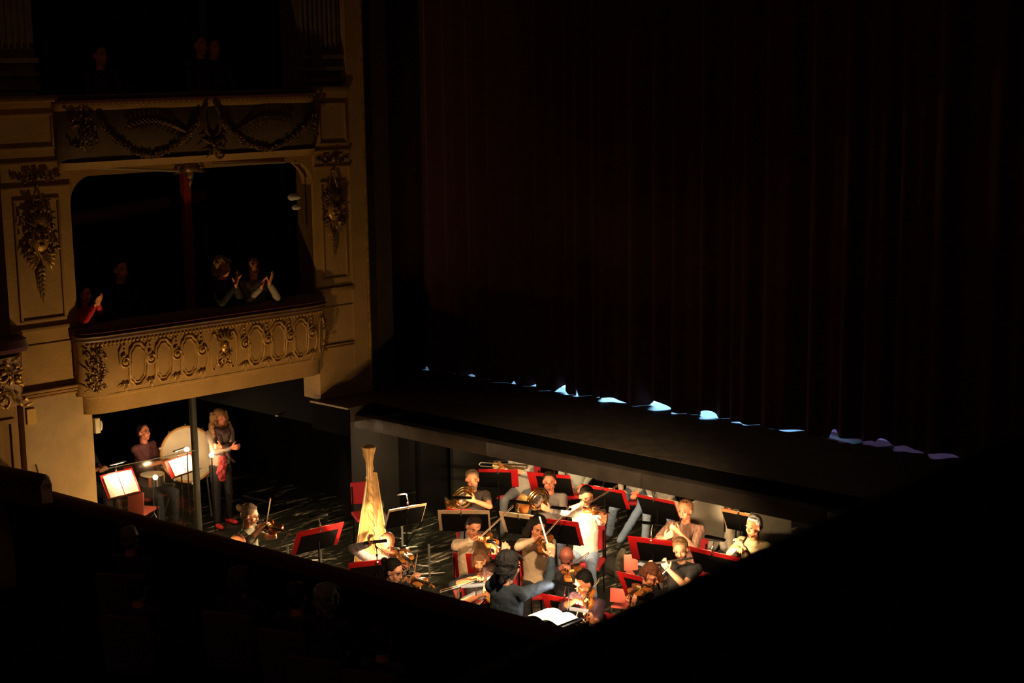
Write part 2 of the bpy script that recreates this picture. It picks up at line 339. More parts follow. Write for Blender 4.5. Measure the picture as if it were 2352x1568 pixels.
# stage backdrop
m = MB().bx(-16.5, -3, 17.9, 18, 2.3, 9.5); m.bx(-16.6, -16.5, 15.2, 18, 2.3, 9.5); m.bx(-3, -2.9, 12, 18, 2.3, 9.5); struct('wall_stage', m, M_void)
m = MB().bx(-21, 1, -2, 18, 9.6, 9.7); struct('ceiling', m, M_void)
m = MB().bx(-9.42, -9.34, 15.25, 17.2, 2.3, 7); struct('wall_light_block', m, M_void, label='black divider added behind the curtain to block blue light')  # unseen flat added to keep the blue light off the right-hand gaps
# box rooms: floor slab, back, side walls, centre post
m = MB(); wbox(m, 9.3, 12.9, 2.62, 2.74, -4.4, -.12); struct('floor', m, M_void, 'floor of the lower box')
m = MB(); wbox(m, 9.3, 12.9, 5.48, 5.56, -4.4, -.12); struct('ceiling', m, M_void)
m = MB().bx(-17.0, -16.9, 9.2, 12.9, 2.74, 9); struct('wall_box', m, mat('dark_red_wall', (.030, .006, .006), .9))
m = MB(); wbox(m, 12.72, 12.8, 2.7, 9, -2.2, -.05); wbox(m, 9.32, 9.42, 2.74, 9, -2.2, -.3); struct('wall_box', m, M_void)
P1 = atk(432, 560, depth(W(10.93, 4.43, -1.0)))
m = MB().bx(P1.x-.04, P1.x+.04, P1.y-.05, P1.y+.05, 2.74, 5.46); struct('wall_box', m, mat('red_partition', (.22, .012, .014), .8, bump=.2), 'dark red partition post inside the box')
m = MB().tube([W(10.92, 0, -.06), W(10.92, 2.64, -.06)], .042, 12); o = make('steel_post', m, mat('dark_green_steel', (.016, .017, .013), .6)); tag(o, 'thin dark steel post holding up the box over the percussion', 'post')
# ---------------------------------------------------------------- curtain
HEM = [(958, 12, 9), (1058, 24, 5), (1160, 10, 6), (1211, 26, 6), (1281, 34, 15), (1317, 9, 16), (1392, 66, 8), (1408, 16, 6), (1500, 46, 19), (1545, 26, 4), (1622, 34, 15), (1700, 40, 2.5), (1815, 34, 3), (1922, 22, 20), (1950, 46, 8), (2028, 22, 15), (2008, 40, 8), (2085, 60, 10), (2102, 14, 8), (2172, 46, 9)]
hem = [(onz(x, 855+(x-960)*.157, 2.3).x, wd*.0062, h*.0061) for x, wd, h in HEM]
def hemz(x):
    z = 0
    for c, wd, h in hem:
        t = abs(x-c)/(wd/1.7)
        if t < 1: z = max(z, h*(1-t**1.6))
    return z
rng = random.Random(3)
FOLD = [(rng.uniform(.14, .42), rng.uniform(.5, 1.5)) for _ in range(60)]
xs = [-14.33]; ph = [0.]
def fold(x):
    return .055*math.sin(x*15+1.6*math.sin(x*2.3))+.035*math.sin(x*27+2*math.sin(x*3.1))+.03*math.sin(x*6.1)
m = MB(); NX = 1000; x0, x1 = -15.70, -4.2
def cf(u, v):
    x = x0+(x1-x0)*u; y = 14.93+fold(x)*(.8+.25*(1-v)); z = 2.303+hemz(x)*max(0, 1-v*60)+v*6.5
    return V((x, y, z))
m.grid(lambda u, v: cf(u, v*v*v), NX, 10)
o = make('stage_curtain', m, M_curtain, solid=.012, ang=80); tag(o, 'huge dark red pleated curtain closing the stage', 'curtain')
# ---------------------------------------------------------------- carved ornament helpers
def leaf(mb, c, d, up, L, w, bulge=.02):
    d = nrm(d); s = nrm(V(up).cross(d)); up = nrm(up)
    mb.tube([c, c+d*L*.3+up*bulge, c+d*L*.65+up*bulge*.9, c+d*L], [(w*.25, w*.2), (w*.5, w*.3), (w*.38, w*.25), (w*.06, w*.06)], 7, flat=s)
def spiral(mb, c, ax, ay, r0, turns, rad, start=0., rise=None, n=22):
    pts = []
    for i in range(n+1):
        t = i/n; q = start+turns*2*PI*t; r = r0*(1-.8*t); pts.append(V(c)+V(ax)*(r*math.cos(q))+V(ay)*(r*math.sin(q)))
    mb.tube(pts, rad, 6)
def blobs(mb, c, rs, rz, n, r, rg):
    for _ in range(n):
        a = rg.uniform(0, 2*PI); q = math.sqrt(rg.random()); p = c+WD*(rs*q*math.cos(a))+V((0, 0, rz*q*math.sin(a)))+WN*rg.uniform(0, r)
        d = nrm(WD*math.cos(a)+V((0, 0, math.sin(a)))+WN*rg.uniform(-.2, .5))
        if rg.random() < .6: leaf(mb, p, d, WN, r*rg.uniform(1.6, 3), r*rg.uniform(.8, 1.3), r*.5)
        else: mb.ell(p, r*rg.uniform(.5, .9), r*.7, r*rg.uniform(.5, .9), nu=8, nv=6)
Z = V((0, 0, 1))
def trophy(s, z, sc_, lab):
    r = thing('wall_trophy', lab, 'carving', W(s, z-.62*sc_, .02), 'gilded wall trophies')
    rg = random.Random(int(s*100))
    c = W(s, z, .05)
    a = MB(); a.ell(c, .11*sc_, .05, .15*sc_, WD, WN, Z); a.ell(c+Z*.02+WN*.03, .08*sc_, .04, .10*sc_, WD, WN, Z)
    a.tube([c+Z*.05*sc_+WN*.07, c-Z*.0+WN*.10, c-Z*.03*sc_+WN*.09], [.012, .018, .02], 8)     # nose of the mask
    for q in (-1, 1): a.ell(c+WD*(q*.035*sc_)+Z*.05*sc_+WN*.06, .02, .015, .012, WD, WN, Z); a.ell(c+WD*(q*.05*sc_)-Z*.01+WN*.055, .025, .02, .022, WD, WN, Z)
    a.ell(c-Z*.07*sc_+WN*.06, .035, .02, .012, WD, WN, Z)
    make('mask', a, M_gilt, r)
    b = MB(); blobs(b, W(s, z+.20*sc_, .03), .20*sc_, .13*sc_, 34, .03*sc_, rg)
    for q in (-1, 1): blobs(b, W(s+q*.13*sc_, z-.05*sc_, .03), .08*sc_, .16*sc_, 16, .028*sc_, rg)
    for i in range(9): q = (i-4)*.2; leaf(b, W(s, z+.12*sc_, .06), WD*math.sin(q*1.4)+Z*math.cos(q*1.4), WN, .2*sc_, .05*sc_)
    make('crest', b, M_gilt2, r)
    d = MB()
    for q in (-1, 1): spiral(d, W(s+q*.10*sc_, z-.20*sc_, .05), WD*q, -Z, .075*sc_, 1.4, .014*sc_, 2.2)
    for q in (-1, 1):
        for k in range(4): leaf(d, W(s+q*.06*sc_, z-.17*sc_-.02*k, .05), WD*q*(1-.2*k)-Z*(.25*k+.1), WN, .13*sc_, .045*sc_)
    make('scroll', d, M_gilt, r)
    e = MB()
    for i in range(7):
        zz = z-.30*sc_-i*.05*sc_; wd = .05*sc_*(1-i*.12)
        for q in (-1, 1): leaf(e, W(s, zz, .03), WD*q*.8-Z, WN, .085*sc_*(1-i*.08), wd)
        e.ell(W(s, zz, .045), wd*.35, .014, .02*sc_, WD, WN, Z, 8, 6)
    e.tube([W(s, z-.62*sc_, .03), W(s, z-.70*sc_, .03)], [.012, .003], 6)
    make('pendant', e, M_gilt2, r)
    f = MB()
    for q in (-1, 1): f.tube([W(s, z+.56*sc_, .04), W(s+q*.04, z+.44*sc_, .05), W(s+q*.08*sc_, z+.31*sc_, .05)], .012, 6)
    f.ell(W(s, z+.57*sc_, .05), .03, .02, .03, nu=10, nv=6); make('ribbon', f, M_gilt2, r)
trophy(9.10, 4.66, 1.0, 'gilded mask and foliage trophy on the pier left of the lower box')
trophy(12.98, 4.66, .86, 'gilded mask and foliage trophy on the pier beside the proscenium')
def frieze(s0, s1, z, lab):
    m = MB(); rg = random.Random(int(s0*10)); n = 9
    for i in range(26):
        t = i/25; s = s0+(s1-s0)*t; zz = z-.05*math.sin(PI*t*2)**2+.02
        for k in range(2): leaf(m, W(s, zz, .03), WD*rg.uniform(-1, 1)+Z*rg.uniform(-1, .4), WN, rg.uniform(.03, .05), .022, .012)
        if i % 3 == 0: m.ell(W(s, zz-.02, .045), .016, .014, .016, nu=8, nv=6)
    m.ell(W((s0+s1)/2, z+.01, .06), .04, .03, .05, nu=10, nv=7)
    for q in (-1, 1): spiral(m, W((s0+s1)/2+q*.09, z+.03, .04), WD*q, Z, .05, 1.3, .012)
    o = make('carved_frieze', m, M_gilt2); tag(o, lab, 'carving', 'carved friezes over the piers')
frieze(8.84, 9.38, 5.31, 'small dark garland frieze above the left pier trophy')
frieze(12.78, 13.20, 5.29, 'small dark garland frieze above the trophy nearest the curtain')
# ---------------------------------------------------------------- box balconies
def bpath(t, s0, s1, out, cr):      # plan curve of a balcony front: straight with rounded ends
    L = s1-s0
    return (s0+L*t, out*(1-max(0, 1-t*L/cr)**2.4)**.42 if t < .5 else out*(1-max(0, 1-(1-t)*L/cr)**2.4)**.42)
def sweep(mb, prof, s0, s1, out, cr, n=70, closed=True):
    k = len(mb.v); m_ = len(prof)
    T = [.5-.5*math.cos(PI*i/n) for i in range(n+1)]
    for t in T:
        s, o = bpath(t, s0, s1, out, cr)
        for po, pz in prof: mb.v.append(tuple(W(s, pz, o+po-out if po > -5 else -.1)))
    for i in range(n):
        for j in range(m_): j2 = (j+1) % m_; mb.f.append((k+i*m_+j, k+(i+1)*m_+j, k+(i+1)*m_+j2, k+i*m_+j2))
    mb.f.append(tuple(k+j for j in range(m_))); mb.f.append(tuple(k+n*m_+j for j in reversed(range(m_))))
LO = .16
bal = thing('box_balcony', 'lower box balcony with carved gilded front above the percussion players', 'balcony', W(11.0, 2.66, 0), 'box balconies')
S0, S1 = 9.42, 12.76
def lo_face(z):   # outward bow of the carved face
    t = (z-2.9)/.6; return LO+.035*math.sin(PI*t)+.03*t
m = MB(); sweep(m, [(LO-.16, 2.66), (LO-.02, 2.66), (LO-.02, 2.84), (LO, 2.85), (LO, 2.875), (LO-.16, 2.875)], S0+.08, S1-.05, LO, .35); make('fascia', m, M_plaster, bal)
prof = [(LO-.16, 2.875)]+[(lo_face(2.875+.05*i), 2.875+.05*i) for i in range(13)]+[(LO-.16, 3.48)]
m = MB(); sweep(m, prof, S0, S1, LO, .40); make('carved_face', m, M_plaster2, bal)
m = MB(); sweep(m, [(LO-.1, 3.48), (LO+.05, 3.48), (LO+.06, 3.50), (LO+.05, 3.525), (LO+.075, 3.53), (LO+.085, 3.545), (LO+.07, 3.56), (LO-.1, 3.56)], S0-.02, S1+.01, LO, .42); make('top_moulding', m, mat('brown_moulding', (.17, .10, .055), .5, vary=.2), bal)
m = MB(); sweep(m, [(LO-.32, 3.555), (LO+.05, 3.555), (LO+.07, 3.585), (LO+.04, 3.625), (LO-.12, 3.645), (LO-.30, 3.64), (LO-.34, 3.60)], S0-.02, S1+.01, LO, .42); make('velvet_rail', m, M_velvet, bal)
def onface(s, z, lift=.0): return W(s, z, (bpath((s-S0)/(S1-S0), S0, S1, LO, .40)[1]-LO)+lo_face(z)+lift)
m = MB(); N = 66
for i in range(N):
    s = S0+.10+(S1-S0-.2)*i/(N-1); m.ell(onface(s, 3.45, .008), .020, .014, .020, WD+Z*.3, WN, Z, 8, 5); m.tube([onface(s-.02, 3.415, .0), onface(s+.02, 3.43, .008)], .006, 5)
o = make('leaf_moulding', m, M_mgilt, bal)
CS = [9.93, 10.25, 10.585, 10.915, 11.50, 11.82, 12.14, 12.47]
def rr(s, z0, z1, w_, lift, mb, rad):
    P = []; h = (z1-z0)/2; c = (z0+z1)/2
    for i in range(28):
        q = 2*PI*i/28; x = math.cos(q); y = math.sin(q); x = math.copysign(abs(x)**.55, x)*w_; y = math.copysign(abs(y)**.75, y)*h
        if abs(y) > h*.72: x *= .72
        P.append(onface(s+x, c+y, lift))
    mb.tube(P, rad, 6, closed=True)
mid = [(CS[i]+CS[i+1])/2 for i in range(7)]
for i, s in enumerate([CS[0]-.0]+mid):
    if i == 0: continue
    if i == 4: continue
    a = MB(); rr(s, 2.925, 3.41, .112, .010, a, .015); rr(s, 2.97, 3.365, .082, .006, a, .009); make('cartouche', a, M_mgilt, bal)
for s in (11.08, 11.34):
    a = MB(); rr(s, 2.95, 3.38, .045, .008, a, .011); make('cartouche', a, M_mgilt, bal)
a = MB(); rr(12.64, 2.95, 3.38, .05, .008, a, .011); make('cartouche', a, M_mgilt, bal)
for s in CS:
    a = MB(); c = onface(s, 3.22, .015)
    spiral(a, c, WD, Z, .078, 1.7, .013, PI*.5); a.ell(c+WN*.015, .022, .020, .022, WD, WN, Z, 10, 7)
    a.tube([onface(s+.070, 3.20, .012), onface(s+.074, 3.08, .012), onface(s+.045, 2.96, .01), onface(s+.03, 2.90, .01)], [.011, .012, .009, .004], 6)
    a.tube([onface(s-.070, 3.24, .012), onface(s-.072, 3.34, .012), onface(s-.03, 3.41, .01)], [.011, .01, .006], 6)
    for k in range(3): a.ell(onface(s-.005, 3.40-.045*k, .014), .014-.002*k, .014, .015, WD, WN, Z, 8, 6)
    make('scroll_medallion', a, M_mgilt, bal)
    a = MB()
    for q in (-1, 0, 1): leaf(a, onface(s+q*.012, 2.99, .01), WD*q*.5-Z, WN, .13 if q == 0 else .08, .028)
    leaf(a, onface(s-.02, 2.96, .008), -WD-Z*.35, WN, .08, .022); make('drop_leaf', a, M_mgilt, bal)
a = MB(); c = onface(11.21, 3.22, .02)
a.ell(c+Z*.0, .055, .035, .075, WD, WN, Z); a.ell(c+Z*.03+WN*.02, .04, .03, .04, WD, WN, Z); a.tube([c+Z*.03+WN*.045, c-Z*.015+WN*.065], [.008, .014], 7)
a.ell(c-Z*.045+WN*.03, .02, .015, .008, WD, WN, Z, 8, 6)
for i in range(7): q = (i-3)*.42; leaf(a, c+Z*.05, WD*math.sin(q)+Z*math.cos(q), WN, .13, .035)
for q in (-1, 1): spiral(a, onface(11.21+q*.055, 3.02, .02), WD*q, -Z, .045, 1.4, .011, 1.5); spiral(a, onface(11.21+q*.05, 3.36, .02), WD*q, Z, .035, 1.2, .010, 1.)
for i in range(5): leaf(a, c-Z*.08, WD*math.sin((i-2)*.6)-Z*math.cos((i-2)*.6), WN, .11, .03)
make('carved_mask', a, M_gilt, bal)
rg = random.Random(5)
a = MB()
for i in range(52): leaf(a, onface(9.50+rg.uniform(0, .16), 3.38-i*.0085, .02), WD*rg.uniform(-1, 1)+Z*rg.uniform(-1, .3), WN, rg.uniform(.04, .08), rg.uniform(.02, .035))
make('leaf_cluster', a, M_gilt2, bal)
a = MB()
for i in range(14): leaf(a, onface(12.70, 3.36-i*.03, .02), WD*rg.uniform(-1, 1)+Z*rg.uniform(-1, .3), WN, rg.uniform(.04, .07), rg.uniform(.02, .03))
make('leaf_cluster', a, M_gilt2, bal)
# neighbouring balcony's curved end at the left edge of the picture
nb = thing('box_balcony', 'curved carved end of the neighbouring box at the left edge', 'balcony', W(8.3, 2.8, 0), 'box balconies')
m = MB(); sweep(m, [(0, 2.86), (.14, 2.90), (.20, 3.05), (.22, 3.3), (.24, 3.46), (0, 3.46)], 5.6, 8.80, .22, .5); make('carved_face', m, M_gilt2, nb)
m = MB(); sweep(m, [(-.1, 3.50), (.26, 3.50), (.28, 3.55), (.24, 3.62), (-.1, 3.63)], 5.6, 8.86, .22, .5); make('velvet_rail', m, M_velvetd, nb)
a = MB(); rg = random.Random(8)
for i in range(60):
    s = rg.uniform(8.1, 8.74); z = rg.uniform(2.88, 3.46); o_ = .22*(1-max(0, 1-(8.80-s)/.5)**2.4)**.42+.0
    leaf(a, W(s, z, o_+.01), WD*rg.uniform(-1, 1)+Z*rg.uniform(-1, .6), WN, rg.uniform(.06, .13), rg.uniform(.03, .05))
for z in (3.0, 3.28): spiral(a, W(8.5, z, .22), WD, Z, .11, 1.5, .018)
make('leaf_cluster', a, M_gilt, nb)
# upper balcony
UB = thing('box_balcony', 'upper box balcony with garlands and palm fronds on its dark front', 'balcony', W(11.0, 5.36, 0), 'box balconies')
UO = .14; U0s, U1s = 9.34, 12.74
M_updark = mat('umber_paint', (.13, .085, .045), .7, vary=.2)
def up_face(z): t = (z-5.42)/.6; return UO+.06*math.sin(PI*min(1, t*.9))
m = MB(); sweep(m, [(0, 5.44)]+[(up_face(5.44+.05*i), 5.44+.05*i) for i in range(12)]+[(0, 5.99)], U0s, U1s, UO, .4); make('carved_face', m, M_updark, UB)
m = MB(); sweep(m, [(0, 5.36), (UO-.01, 5.36), (UO+.01, 5.40), (UO+.04, 5.44), (0, 5.44)], U0s+.03, U1s-.02, UO, .4); make('fascia', m, M_plaster, UB)
m = MB(); sweep(m, [(0, 5.99), (UO+.03, 5.99), (UO+.05, 6.02), (UO+.05, 6.07), (0, 6.07)], U0s, U1s, UO, .4); make('top_moulding', m, M_plaster2, UB)
m = MB(); sweep(m, [(-.15, 6.07), (UO+.06, 6.07), (UO+.07, 6.10), (UO+.02, 6.14), (-.15, 6.15)], U0s, U1s, UO, .4); make('velvet_rail', m, M_velvetd, UB)
def onup(s, z, lift=0.): return W(s, z, (bpath((s-U0s)/(U1s-U0s), U0s, U1s, UO, .4)[1]-UO)+up_face(z)+lift)
m = MB()
for i in range(46): s = 9.6+i*.0675; m.ell(onup(s, 6.045, .03), .014, .012, .014, nu=8, nv=5)
make('bead_moulding', m, M_gilt, UB)
for s0, s1 in ((9.80, 11.02), (11.30, 12.60)):
    a = MB(); rg = random.Random(int(s0*7)); n = 44; pts = []
    for i in range(n):
        t = i/(n-1); s = s0+(s1-s0)*t; z = 5.84-.36*math.sin(PI*t)**.85
        for k in range(3):
            leaf(a, onup(s+rg.uniform(-.02, .02), z+rg.uniform(-.02, .02), .02), WD*rg.uniform(-1, 1)+Z*rg.uniform(-1, 1), WN, rg.uniform(.035, .055), .026, .015)
        a.ell(onup(s, z-.015, .03), .016, .014, .016, nu=8, nv=5)
    make('garland', a, M_gilt2, UB)
for c0, dr in (((10.98), -1), ((11.40), 1)):
    a = MB(); n = 15
    sp = [onup(c0+dr*(.05+.75*t/(n-1)), 5.66+.13*math.sin(t/(n-1)*2.6)+.06*t/(n-1), .01) for t in range(n)]
    a.tube(sp, [.013-.0006*i for i in range(n)], 6)
    for i in range(n):
        for q in (-1, 1): leaf(a, sp[i], WD*dr*.9+Z*q*(.75-.02*i), WN, .16*(1-.35*i/n), .018, .012)
    make('palm_frond', a, M_gilt2, UB)
a = MB(); c = onup(11.19, 5.56, .03)
for q, L in ((-2.6, .18), (-1.9, .22), (1.9, .20), (2.6, .18), (-1.1, .2), (1.1, .2), (.6, .12), (-.6, .12), (3.1, .12)): leaf(a, c, WD*math.sin(q)+Z*math.cos(q), WN, L, .045, .03)
a.ell(c+WN*.02, .03, .03, .03, nu=10, nv=7); spiral(a, c-Z*.1+WD*.08, WD, -Z, .07, 1.1, .015)
for q in (-1, 1): a.tube([c+Z*.05, onup(11.19+q*.09, 5.72, .03), onup(11.19+q*.10, 5.92, .03), onup(11.19+q*.05, 6.03, .05)], [.012, .022, .022, .02], 7)
make('bow_ornament', a, M_gilt2, UB)
a = MB(); rg = random.Random(11)
for i in range(46): leaf(a, onup(9.46+rg.uniform(0, .28), 5.95-rg.random()*.35, .015), WD*rg.uniform(-1, 1)+Z*rg.uniform(-1, 1), WN, rg.uniform(.05, .1), .03)
for i in range(20): leaf(a, onup(12.66, 5.95-rg.random()*.35, .015), WD*rg.uniform(-1, 1)+Z*rg.uniform(-1, 1), WN, rg.uniform(.04, .07), .026)
make('leaf_cluster', a, M_gilt2, UB)
# corbel, arch corners, rods below the upper balcony
m = MB(); wbox(m, 9.5, 12.72, 5.28, 5.36, -.3, 0)
def arch(mb, s, sg):
    pts = [(0, 0)]+[(.30*(1-math.cos(q)), -.42*(1-math.sin(q))) for q in [PI/2*i/8 for i in range(9)]]
    poly = [(0, 0)]+[(sg*(.30-.30*math.sin(PI/2*i/8)), -(.30-.30*math.cos(PI/2*i/8))) for i in range(9)]
    if sg < 0: poly = poly[::-1]
    mb.prism(poly, W(s, 5.29, -.12), WD, Z, .24)
arch(m, 9.50, 1); arch(m, 12.72, -1); struct('trim_13', m, M_plaster2, 'arched head of the lower box opening')
m = MB(); c = W(10.98, 5.30, .02)
m.ell(c, .09, .08, .07, WD, WN, Z); m.ell(c-Z*.07, .05, .06, .07, WD, WN, Z)
for q in (-1, 1): spiral(m, c+WD*q*.10+Z*.01, WD*q, Z, .06, 1.3, .018); leaf(m, c, WD*q-Z*.3, WN, .22, .06)
leaf(m, c-Z*.08, -Z, WN, .14, .06); o = make('carved_corbel', m, M_gilt2); tag(o, 'carved scroll corbel hanging at the middle of the lower box opening', 'carving')
for k, (a0, a1) in enumerate((((205, 385), (410, 392)), ((485, 378), (655, 372)))):
    A = atk(*a0, depth(W(10, 5.3, .1))); B = atk(*a1, depth(W(11, 5.3, .1))); kk = depth(W(10.0 if k == 0 else 12, 5.3, .06)); A = atk(a0[0], a0[1], depth(W(9.7+k*1.6, 5.3, .06))); B = atk(a1[0], a1[1], depth(W(10.85+k*1.5, 5.3, .06)))
    m = MB().tube([A+Z*.06, A+Z*.01, A, A+(B-A)*.02], .012, 7).tube([A, B], .016, 8); m.tube([B, B+Z*.05], .012, 7)
    o = make('curtain_rod', m, mat('rod_metal', (.42, .36, .25), .4, .4)); tag(o, ('left' if k == 0 else 'right')+' one of two pale rods hung under the upper balcony', 'rod')
# small fixtures
def spotlight():
    P_ = atk(678, 452, depth(W(12.5, 4.85, .10))); r = thing('spotlight', 'small grey twin spotlight hung at the right edge of the lower box', 'spotlight', P_-Z*.2)
    m = MB().cap(P_+WD*.03, P_-WD*.06, .038, .042, 12); make('lamp_body', m, M_white, r)
    P2 = atk(682, 476, depth(P_)); m = MB().cap(P2+WD*.02, P2-WD*.04, .03, .03, 12); make('lamp_body', m, M_white, r)
    m = MB().tube([P_+Z*.36, P_+Z*.2+WN*.02, P_, P2, P2-Z*.3, P2-Z*.62], .009, 6); make('cable', m, M_blackm, r)
spotlight()
m = MB().box(W(9.66, 2.50, -.02), .06, .05, .17, WD, WN, Z); m.ell(W(9.70, 2.50, .0), .02, .02, .06, nu=8, nv=6); o = make('wall_lamp', m, M_ivory, bevel=.008); tag(o, 'ivory bulkhead lamp on the pier edge under the box', 'lamp')
m = MB().box(W(8.88, 2.74, .012), .10, .02, .17, WD, WN, Z); o = make('paper_card', m, mat('yellow_card', (.75, .47, .12), .7)); tag(o, 'small yellow card fixed to the stained pier', 'card')
m = MB().tube([W(8.90, 2.2, .01), W(8.96, 1.9, .012), W(8.98, 1.3, .01)], .007, 6); o = make('cable', m, mat('brown_cable', (.14, .08, .04), .6)); tag(o, 'thin brown cable running down the stained pier', 'cable')
# ================================================================ PEOPLE
def slerp_dir(a, b, t): return nrm(V(a)*(1-t)+V(b)*t)
def ik(S, T, l1, l2, hint):
    S = V(S); T = V(T); d = T-S; L = d.length
    if L > (l1+l2)*.985: T = S+d*((l1+l2)*.985/L); d = T-S; L = d.length
    if L < .16: T = S+nrm(d)*.16; d = T-S; L = .16
    u = d/L; h = V(hint); h = nrm(h-u*h.dot(u)); a = (l1*l1-l2*l2+L*L)/(2*L); q = math.sqrt(max(0, l1*l1-a*a))
    return S+u*a+h*q, T
def hand(mb, wr, d, pal, th, curl=50, spread=.25, k=1., tc=35):
    """palm, four fingers of unequal length bent at their joints, a thumb from the side of the palm"""
    wr = V(wr); d = nrm(d); t = nrm(V(th)-d*V(th).dot(d)); pal = nrm(V(pal)-d*V(pal).dot(d)-t*V(pal).dot(t)) if abs(nrm(pal).dot(d)) < .99 else t.cross(d)
    if (V(pal)).length < .1: pal = t.cross(d)
    L = (.072, .080, .075, .058)
    kn = []
    for i in range(4):
        o = (1.5-i)*.0205*k; p = wr+d*(.088-abs(i-1)*.005)*k+t*o; kn.append(p)
        mb.cap(wr+d*.012*k+t*o*.55, p, .0155*k, .0125*k, 8)
    mb.ell(wr+d*.048*k, .036*k, .012*k, .046*k, t, pal, d, 10, 7)
    for i in range(4):
        f = nrm(d+t*(1.5-i)*spread*.28); p = kn[i]; seg = L[i]*k
        for j, (fr, rr0, rr1) in enumerate(((.45, .0105, .0095), (.30, .0095, .0088), (.25, .0088, .0075))):
            c = math.radians(curl*(.75, 1.0, .7)[j]*(1+.08*(i-1.5))); f = nrm(f*math.cos(c)+pal*math.sin(c))
            q = p+f*seg*fr; mb.cap(p, q, rr0*k, rr1*k, 7); p = q
            pal_ = nrm(pal-f*pal.dot(f)) if pal.cross(f).length > .05 else pal; pal = pal_
        pal = nrm(th.cross(d)) if False else HP(d, t, pal)
    f = nrm(d*.55+t*.75+pal*.35); p = wr+d*.022*k+t*.028*k; q = p+f*.040*k; mb.cap(p, q, .0145*k, .0115*k, 8)
    f = nrm(f*math.cos(math.radians(tc))+(d*.6+pal*.6-t*.3)*math.sin(math.radians(tc))); mb.cap(q, q+f*.030*k, .0115*k, .009*k, 8)
_hp = [None]
def HP(d, t, pal): return _hp[0]
def put_hand(mb, wr, d, pal, th, **k):
    d = nrm(d); t = nrm(V(th)-d*V(th).dot(d)); n = t.cross(d); n = n if n.dot(V(pal)) > 0 else -n; _hp[0] = n
    hand(mb, wr, d, n, t, **k)
HAIRM = {}
def person(label, hp, hz=1.22, face=0, look=None, tilt=0, sit=True, up='grey', upcol=(.3, .3, .3), lo=(.03, .03, .03), skin=None, sleeve='long', hair='short', haircol=(.05, .03, .02),
           R=None, L=None, Re=None, Le=None, extras=(), shoes=(.02, .02, .02), headless=False, group=None, legs=True, scale=1., rc=50, lc=50, vox=.0075, Pelv=None, knees=None, feet=None, rdir=None, ldir=None, hk=1.0, upmat=None, pitch=0, lean=None, kd=None, wide=1.0):
    """hp: where the head is seen in the photograph, hz: its height; face: degrees from 'towards the camera', + to picture right"""
    H = V(hp) if isinstance(hp, Vector) else onz(hp[0], hp[1], hz)
    tc = V((CAM.x-H.x, CAM.y-H.y, 0)).normalized(); ir = V((RT.x, RT.y, 0)).normalized(); ir = nrm(ir-tc*ir.dot(tc))
    f = nrm(tc*math.cos(math.radians(face))+ir*math.sin(math.radians(face))); r = f.cross(Z); u = Z
    # head frame
    lk = face if look is None else look
    hf = nrm(tc*math.cos(math.radians(lk))+ir*math.sin(math.radians(lk))); hf = nrm(hf*math.cos(math.radians(pitch))-Z*math.sin(math.radians(pitch)))
    hr = nrm(hf.cross(Z)); hu = hr.cross(hf); q = Quaternion(hf, math.radians(tilt)); hr = q @ hr; hu = q @ hu
    hk = hk*1.0
    def hp_(a, b, c): return H+hr*(a*hk)+hf*(b*hk)+hu*(c*hk)
    neck = H-Z*.165*scale-f*.02
    neck = neck*.6+(H-hu*.165*scale-hf*.02)*.4
    if Pelv is not None: pel = V(Pelv)
    elif sit:
        pz = .53; dz = neck.z-pz; T = .53*scale
        off = math.sqrt(max(0, T*T-dz*dz)) if lean is None else lean
        pel = V((neck.x, neck.y, pz))-f*off
    else: pel = V((neck.x, neck.y, neck.z-.54*scale))-f*.03
    ground = V((pel.x, pel.y, 0 if sit or pel.z < 1.3 else pel.z-.92))
    root = thing('person', label, 'person', ground, group)
    sp = nrm(neck-pel); rr_ = nrm(r-sp*r.dot(sp)); ff = rr_.cross(sp)*-1
    if ff.dot(f) < 0: ff = -ff
    SH = {1: neck+r*.165*scale*wide-sp*.055, -1: neck-r*.165*scale*wide-sp*.055}
    arms = {}
    for sd, tgt, el in ((1, R, Re), (-1, L, Le)):
        if tgt is None: tgt = pel+f*.30+r*sd*.12+Z*.10
        if el is None: el = r*sd*.6-Z*1.0-f*.1
        E_, W_ = ik(SH[sd], tgt, .285*scale, .245*scale, el); arms[sd] = (E_, W_)
    # body skin
    b = MB()
    b.ell(hp_(0, -.016, .025), .076*hk, .094*hk, .092*hk, hr, hf, hu, 18, 12)
    b.ell(hp_(0, .018, -.040), .058*hk, .070*hk, .074*hk, hr, hf, hu, 16, 10)
    b.ell(hp_(0, .052, -.094), .027*hk, .024*hk, .020*hk, hr, hf, hu)
    b.ell(hp_(0, .066, .032), .050*hk, .020*hk, .018*hk, hr, hf, hu)
    for s_ in (-1, 1):
        b.ell(hp_(s_*.036, .052, -.030), .024*hk, .024*hk, .026*hk, hr, hf, hu); b.ell(hp_(s_*.048, .01, -.062), .020*hk, .03*hk, .024*hk, hr, hf, hu)
        b.ell(hp_(s_*.078, -.010, -.008), .011*hk, .020*hk, .032*hk, hr, hf, hu)
        b.ell(hp_(s_*.012, .094, -.030), .009*hk, .009*hk, .008*hk, hr, hf, hu)
    b.cap(hp_(0, .080, .022), hp_(0, .101, -.022), .009*hk, .0135*hk, 8)
    b.ell(hp_(0, .080, -.062), .024*hk, .012*hk, .010*hk, hr, hf, hu)
    b.cap(neck-sp*.04, hp_(0, -.018, -.06), .058*scale, .054*hk)
    b.tube([neck-sp*.03, neck-sp*.10, neck-sp*.28, pel+sp*.12, pel], [(.06, .05), (.13*scale*wide, .075), (.12*scale*wide, .085), (.115*scale, .085), (.11, .08)], 14, flat=rr_)
